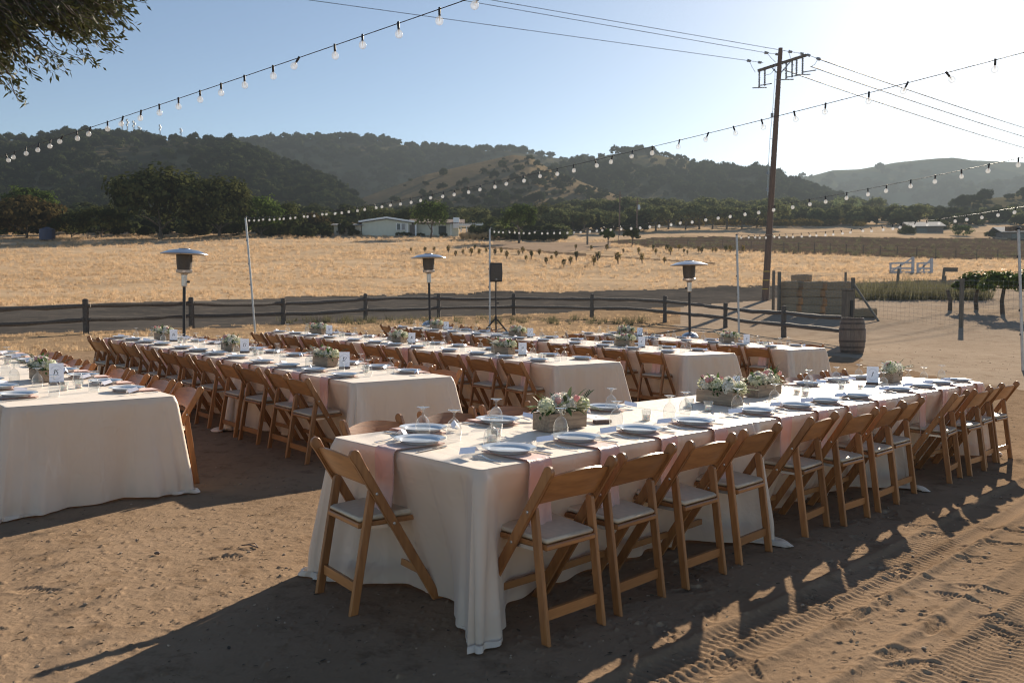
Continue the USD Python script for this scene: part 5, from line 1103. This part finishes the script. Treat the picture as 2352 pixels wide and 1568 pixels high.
        ztop = zt(P0[0] + u[0] * p[:, 0] + v[0] * p[:, 1], P0[1] + u[1] * p[:, 0] + v[1] * p[:, 1]); gb = gz(X_, Y_) + .014
        hem = .012 * (1 - near_c) * np.clip(meshkit.noise(np.stack([s * 3, s * 0, s * 0 + seed + 5], -1), 3), 0, 1)
        drop = th - .0 ; zz = ztop - .004 * sstep(0, .03, th) - (ztop - gb - hem) * drop + np.maximum(z_f, -.004)
        if t == 0: zz = ztop + .004; o = o * 0
        if 0 < t < .04: zz = ztop - (ztop - gb) * th + .004 - .012 * sstep(0, .03, th)
        rows_.append(np.stack([X_, Y_, zz], 1))
    V = [np.vstack(rows_)]; k = len(T); F = [grid_faces(k, n, True)]
    cen_ = np.array([(A0 + A1) / 2, (B0 + B1) / 2]); base = len(V[0]); prev = 0; rings = []
    for f in (.97, .9, .75, .5, .25):
        q_ = cen_ + (p - cen_) * [f if f > .9 else f, f]; X_ = P0[0] + u[0] * q_[:, 0] + v[0] * q_[:, 1]; Y_ = P0[1] + u[1] * q_[:, 0] + v[1] * q_[:, 1]
        rings.append(np.stack([X_, Y_, zt(X_, Y_) + .004 + .0022 * (meshkit.fbm(np.stack([X_ * 4, Y_ * 4, X_ * 0], -1), 2, 5) - .5)], 1))
    V += rings; a = np.arange(n); b = (a + 1) % n; prev = 0
    for i in range(len(rings)):
        c0 = base + i * n; pr = 0 if i == 0 else base + (i - 1) * n; F.append(np.stack([pr + b, pr + a, c0 + a, c0 + b], 1))
    X_, Y_ = P0[0] + u[0] * cen_[0] + v[0] * cen_[1], P0[1] + u[1] * cen_[0] + v[1] * cen_[1]; V.append(np.array([[X_, Y_, float(zt(X_, Y_)) + .004]])); c = sum(len(x) for x in V) - 1; last = base + (len(rings) - 1) * n
    F.append(np.stack([last + b, last + a, np.full(n, c), np.full(n, c)], 1))
    V = np.vstack(V); F = np.vstack(F)
    tri_ = np.vstack([F[:, [0, 1, 2]], F[:, [0, 2, 3]]]); tri_ = tri_[(tri_[:, 0] != tri_[:, 1]) & (tri_[:, 1] != tri_[:, 2]) & (tri_[:, 2] != tri_[:, 0])]
    e1 = V[tri_[-n * 2]]; nrm_ = np.cross(V[tri_[:, 1]] - V[tri_[:, 0]], V[tri_[:, 2]] - V[tri_[:, 0]]); top = nrm_[np.isin(tri_, [c]).any(1)]
    if top[:, 2].mean() < 0: tri_ = tri_[:, [0, 2, 1]]
    return V, tri_

# ---------------------------------------------------------------- the six table rows
O20 = ['first', 'second', 'third', 'fourth', 'fifth', 'sixth', 'seventh', 'eighth', 'ninth', 'tenth', 'eleventh', 'twelfth']
SEAT = [.19, .425, .665, .895]
TH = 2.2873
ROWS = {
 'A': dict(P=(-3.419, 5.677), th=TH + .027, L=4.90, n=2, phr='leftmost table row', nums=['15', '16']),
 'B': dict(P=(-1.437, 7.596), th=TH + .015, L=7.293, n=3, phr='second table row', nums=['12', '13', '14']),
 'C': dict(P=(.514, 9.839), th=TH + .009, L=7.664, n=3, phr='third table row', nums=['9', '10', '11']),
 'D': dict(P=(2.46, 11.962), th=TH - .052, L=8.42, n=3, phr='fourth table row', nums=['6', '7', '8']),
 'E': dict(P=(4.525, 13.768), th=TH - .011, L=5.009, n=2, phr='farthest right table row', nums=['4', '5']),
 'F': dict(P=(-.137, 3.66), th=.791, L=7.176, n=3, phr='foreground table', nums=['3', '2', '1'])}
TW, TZ = 1.142, .75
protos_ = {}
def place(kind, name, cat, label, m, group, build):
    """the first of a kind is built, the others are copies that refer to it"""
    if kind in protos_: return dup(protos_[kind], label, m, group, cat)
    t = thing(name, label, cat, m, group); build(t); protos_[kind] = t; return t
jr = np.random.default_rng(2024)
def setting(row, key, a, b, out, n, zt, lab, dist, glassoff=(-.40, .06), card=True):
    """a place setting: (a, b) is the point of the table edge, out the direction towards the diner"""
    e = row['P'] + row['u'] * a + row['v'] * b; ang = math.atan2(out[1], out[0]); side = np.array([-out[1], out[0]])
    def M(x, y, rz=0.0, dz=.0): q_ = e + out * x + side * y; return mat4((q_[0], q_[1], float(zt(q_[0], q_[1])) + dz), ang + rz, n)
    vn = int(jr.integers(3)); top = .0065
    place(f'napkin{vn}', 'napkin', 'napkin', 'pink linen napkin' + lab, M(0, 0, 0, top), 'pink napkins hanging from the tables', lambda t: part(t, 'cloth', napkin_mesh(vn + 1, .30 + .04 * vn), pink, True))
    pl = M(-.19 + jr.normal() * .008, jr.normal() * .01, jr.random() * 6, top + .0105)
    place('plate', 'plate', 'plate', 'white dinner plate' + lab, pl, 'dinner plates on the tables', lambda t: part(t, 'dish', plate_mesh(), porcelain, 35))
    g = glassoff; place('goblet', 'goblet', 'goblet', 'upturned water goblet' + lab, M(g[0] + jr.normal() * .03, g[1] + jr.normal() * .03, 0, top), 'upturned goblets on the tables', lambda t: part(t, 'glass', goblet_mesh(), glass, True))
    if dist < 11:
        place('fork', 'fork', 'fork', 'steel dinner fork' + lab, M(-.045, -.185 + jr.normal() * .008, math.pi + .10 + jr.normal() * .06, top), 'forks beside the plates', lambda t: part(t, 'fork_body', fork_mesh(), cutlery, 30))
        place('knife', 'knife', 'knife', 'steel dinner knife' + lab, M(-.05, .165 + jr.normal() * .008, math.pi + .12 + jr.normal() * .05, top), 'knives beside the plates', lambda t: part(t, 'knife_body', knife_mesh(), cutlery, 30))
    if card:
        cv = int(jr.integers(2)); place(f'card{cv}', 'place_card', 'place card', 'lilac place card' + lab, M(-.24, -.20 + jr.normal() * .01, .5 + jr.normal() * .35, top + .012), 'place cards at the settings', lambda t: part(t, 'folded_card', card_mesh(cv), lilac, False))
def chair(row, a, b, out, lab, off=.02, turn=0.0):
    q_ = row['P'] + row['u'] * a + row['v'] * b + out * off; z = float(gz(q_[0], q_[1]))
    place('chair', 'folding_chair', 'chair', 'wooden folding chair' + lab, mat4((q_[0], q_[1], z), math.atan2(-out[1], -out[0]) + turn, gnormal(q_[0], q_[1]), 1.03), 'wooden folding chairs along the tables', chair_parts)
for key, R in ROWS.items():
    R['P'] = np.array(R['P']); R['u'] = np.array([math.cos(R['th']), math.sin(R['th'])]); R['v'] = np.array([R['u'][1], -R['u'][0]]) if key != 'F' else np.array([-R['u'][1], R['u'][0]])
    pln = (lambda x, y: plane_front(x, y) + TZ) if key == 'F' else (lambda x, y: plane_rows(x, y) + TZ)
    R['zt'] = pln; c = R['P'] + R['u'] * R['L'] / 2; e = .5; R['n3'] = np.array([-(pln(c[0] + e, c[1]) - pln(c[0] - e, c[1])), -(pln(c[0], c[1] + e) - pln(c[0], c[1] - e)), 1.0])
    l = R['L'] / R['n']; tn = {2: ['near table', 'far table'], 3: ['near table', 'middle table', 'far table']}[R['n']]
    for k in range(R['n']):
        p0 = R['P'] + R['u'] * (k * l)
        solo('tablecloth', tablecloth(p0, R['u'], R['v'], l, TW, pln, k == 0, k == R['n'] - 1, 10 * k + ord(key), endin=.24 if key == 'F' and k == 0 else .04), cloth, f'ivory floor length tablecloth over the {tn[k]} of the {R["phr"]}', 'tablecloth', True, 'ivory tablecloths')
    if key != 'F':
        for sd, b, out in (('left', 0.0, -R['v']), ('right', TW, R['v'])):
            i = 0
            for k in range(R['n']):
                for j in range(4):
                    a = (k + SEAT[j]) * l + jr.normal() * .02; q_ = R['P'] + R['u'] * a + R['v'] * b; lab = f', {O20[i]} from the near end, {sd} side of the {R["phr"]}'; i += 1
                    d = np.hypot(*q_); setting(R, key, a, b, out, R['n3'], pln, lab, d)
                    if key == 'A' and sd == 'left': continue
                    chair(R, a + jr.normal() * .015, b, out, lab, .03 + jr.normal() * .03, jr.normal() * .06)
        for k in range(R['n']):
            a = (k + .64) * l; q_ = R['P'] + R['u'] * a + R['v'] * .60; z = float(pln(*q_)); vb_ = k % 3
            place(f'box{vb_}', 'flower_box', 'flower arrangement', f'box of white and pink flowers on the {tn[k]} of the {R["phr"]}', mat4((q_[0], q_[1], z + .0065), R['th'] + jr.normal() * .08, R['n3']), None, lambda t: flower_box(t, .34, .125, 40 + vb_))
            q_ = R['P'] + R['u'] * (a - .37) + R['v'] * .62; face = math.atan2(-q_[1], -q_[0]) + math.pi / 2 + .12
            number_card(R['nums'][k], f'white table number card on a wood block, {tn[k]} of the {R["phr"]}', mat4((q_[0], q_[1], float(pln(*q_)) + .0065), face, R['n3']))
            for w_, (da, bb) in enumerate(((-.80, .56), (-.70, .68))):
                q_ = R['P'] + R['u'] * (a + da) + R['v'] * (bb + jr.normal() * .02); place('votive', 'votive_candle', 'candle', f'{["left", "right"][w_]} one of two votive candles, {tn[k]} of the {R["phr"]}', mat4((q_[0], q_[1], float(pln(*q_)) + .0065), 0, R['n3']), 'votive candles on the tables', lambda t: votive_parts(t, 1))
# the foreground table, as it stands in the photograph
R = ROWS['F']; zt = R['zt']; n3 = R['n3']; u, v = R['u'], R['v']
near_s = [.36, .88, 1.41, 1.95, 2.78, 3.34, 3.85, 4.42, 5.35, 5.92, 6.45, 6.96]
near_c = [.36, .87, 1.445, 2.03, 2.875, 3.375, 3.95, 4.465, 5.46, 6.02, 6.58, 7.0]
for i, (a, c_) in enumerate(zip(near_s, near_c)):
    lab = f', {O20[i]} from the near end, near side of the foreground table'
    setting(R, 'F', a, 0.0, -v, n3, zt, lab, 5, (-.37, .06)); chair(R, c_, 0.0, -v, lab, .02 + jr.normal() * .02, [-.02, .02, .0, .03, .06, -.03, .02, 0, .08, -.04, .03, -.05][i])
for i, (a, ch) in enumerate([(.46, 1), (1.04, 1), (1.58, 1), (2.08, 0), (5.12, 1), (5.80, 1), (6.40, 1), (6.95, 1)]):
    lab = f', {O20[i]} from the near end, far side of the foreground table'
    setting(R, 'F', a, TW, v, n3, zt, lab, 5, (-.27, .10))
    if ch: chair(R, a + .02, TW, v, lab, .10 + jr.normal() * .02, jr.normal() * .05)
setting(R, 'F', 0.0, .66, -u, n3, zt, ', at the near end of the foreground table', 5, (-.36, .0)); chair(R, 0.0, .77, -u, ' at the near end of the foreground table', .0, -.14)
Z6 = lambda a, b: (lambda q_: (q_[0], q_[1], float(zt(*q_)) + .0065))(R['P'] + u * a + v * b)
for a, b, rz, kind, L, wd, lab in [(1.18, .58, .02, 'box0', .34, .125, 'wooden box of white hydrangea and pink roses nearest the camera'), (3.09, .67, 1.45, 'box1', .34, .125, 'flower box turned end on beside the leaning blue card'), (3.94, .77, .05, 'boxlong', .44, .13, 'longest flower box behind the blue leaning card'), (6.33, .62, .08, 'box2', .34, .125, 'flower box beside card 1 at the far end of the foreground table')]:
    m = mat4(Z6(a, b), R['th'] + rz, n3); place(kind, 'flower_box', 'flower arrangement', lab, m, None, lambda t: flower_box(t, L, wd, 77, 40))
number_card('3', 'fallen table number card lying flat from its wood block', mat4(Z6(1.56, .57), R['th'] - .30, n3), flat=True)
q_ = Z6(3.58, .80); number_card('2', 'table number card leaning back between the two middle flower boxes', mat4(q_, math.atan2(-q_[1], -q_[0]) + math.pi / 2 + 1.05, n3))
q_ = Z6(5.84, .62); number_card('1', 'white card numbered 1 on a wood block at the far foreground table', mat4(q_, math.atan2(-q_[1], -q_[0]) + math.pi / 2 + .05, n3))
for i, (a, b) in enumerate([(.55, .50), (.72, .64), (1.91, .49), (2.66, .50), (2.71, .69), (4.26, .55), (4.33, .66), (5.16, .63), (5.31, .52)]):
    place('votive', 'votive_candle', 'candle', f'glass votive candle, {O20[i]} from the near end of the foreground table', mat4(Z6(a, b), 0, n3), 'votive candles on the tables', lambda t: votive_parts(t, 1))
for i, (a, b) in enumerate([(2.29, .45), (4.61, .37)]):
    place('goblet', 'goblet', 'goblet', ['single upturned goblet at the joint of the first two foreground tables', 'single upturned goblet at the joint of the last two foreground tables'][i], mat4(Z6(a, b), 0, n3), 'upturned goblets on the tables', None)

# ---------------------------------------------------------------- loose stones and litter on the dirt
st = []; r = np.random.default_rng(9)
for _ in range(850):
    uu = r.uniform(-.6, .6); Y = math.exp(r.uniform(math.log(2.6), math.log(26))); st.append((uu * Y, Y))
st = np.array(st); sv = []
for k in range(3):
    m = trimesh.creation.icosphere(1, 1.0); w_ = np.array(m.vertices) * (1 + .35 * (np.random.default_rng(k).random((len(m.vertices), 1)) - .5)) * [1, .75, .55]; sv.append((w_, m.faces))
stone_m = P('dirt_clod', (.24, .17, .115), (.30, .22, .155), 3, .95, vary=.25)
instancer('dirt_clods', sv, [stone_m] * 3, np.stack([st[:, 0], st[:, 1], gz(st[:, 0], st[:, 1]) + .002], 1), r.integers(0, 3, len(st)), .003 + .008 * r.random(len(st)) ** 4 + .0004 * st[:, 1], r.random(len(st)) * 6, 'small clods and pebbles scattered over the dirt yard', 'pebbles')
lt = []
for _ in range(2400):
    uu = r.uniform(-.6, .6); Y = math.exp(r.uniform(math.log(2.6), math.log(24))); lt.append((uu * Y, Y))
lt = np.array(lt); lv = [moved(tube([(-1, .1, .16), (0, -.08, .28), (1, .12, .14)], [.06, .09, .05], 4)), moved(leaf_blade(1.6, .8, r, -.15), (-.8, 0, .12)), moved(tube([(-.6, .3, .12), (0, 0, .24), (.8, .05, .1)], [.12, .14, .08], 4))]
litter_m = P('dark_litter', (.06, .042, .028), (.11, .075, .045), 3, .95, vary=.4)
instancer('ground_litter', lv, [litter_m] * 3, np.stack([lt[:, 0], lt[:, 1], gz(lt[:, 0], lt[:, 1])], 1), r.integers(0, 3, len(lt)), .005 + .012 * r.random(len(lt)) ** 2 + .0009 * lt[:, 1], r.random(len(lt)) * 6, 'dark twigs and leaf bits scattered over the dirt', 'litter')
p = ground_hit(361, 1274); solo('pebble', moved(sv[0], (0, 0, .012), None, .017), darkwood, 'single dark round pebble on the sunlit dirt between the tables', 'pebble', True, m=mat4(p))
p = ground_hit(572, 1258); tw_ = thing('twig', 'thin forked dark twig lying on the sunlit dirt', 'twig', mat4(p)); part(tw_, 'stick', tube([(-.05, .02, .012), (0, .01, .018), (.06, -.02, .01)], .004, 5), darkwood); part(tw_, 'fork', tube([(-.05, .02, .012), (.02, .05, .015), (.06, -.02, .01)], .003, 5), darkwood)

# ---------------------------------------------------------------- haze
HZ = True
if HZ:
    hm = usdkit.material(stage, '/World/Looks/haze_air', {'v': ('principled_volume', {'color': (.72, .86, 1.0), 'density': 0.00009, 'anisotropy': 0.4})}, [], volume='v.volume')
    v, f = box(4200, 3600, 300, (100, 1150, -48)); solo('haze', (v, f), hm, 'pale bluish haze thickening towards the far hills', 'haze', False, kind='stuff')
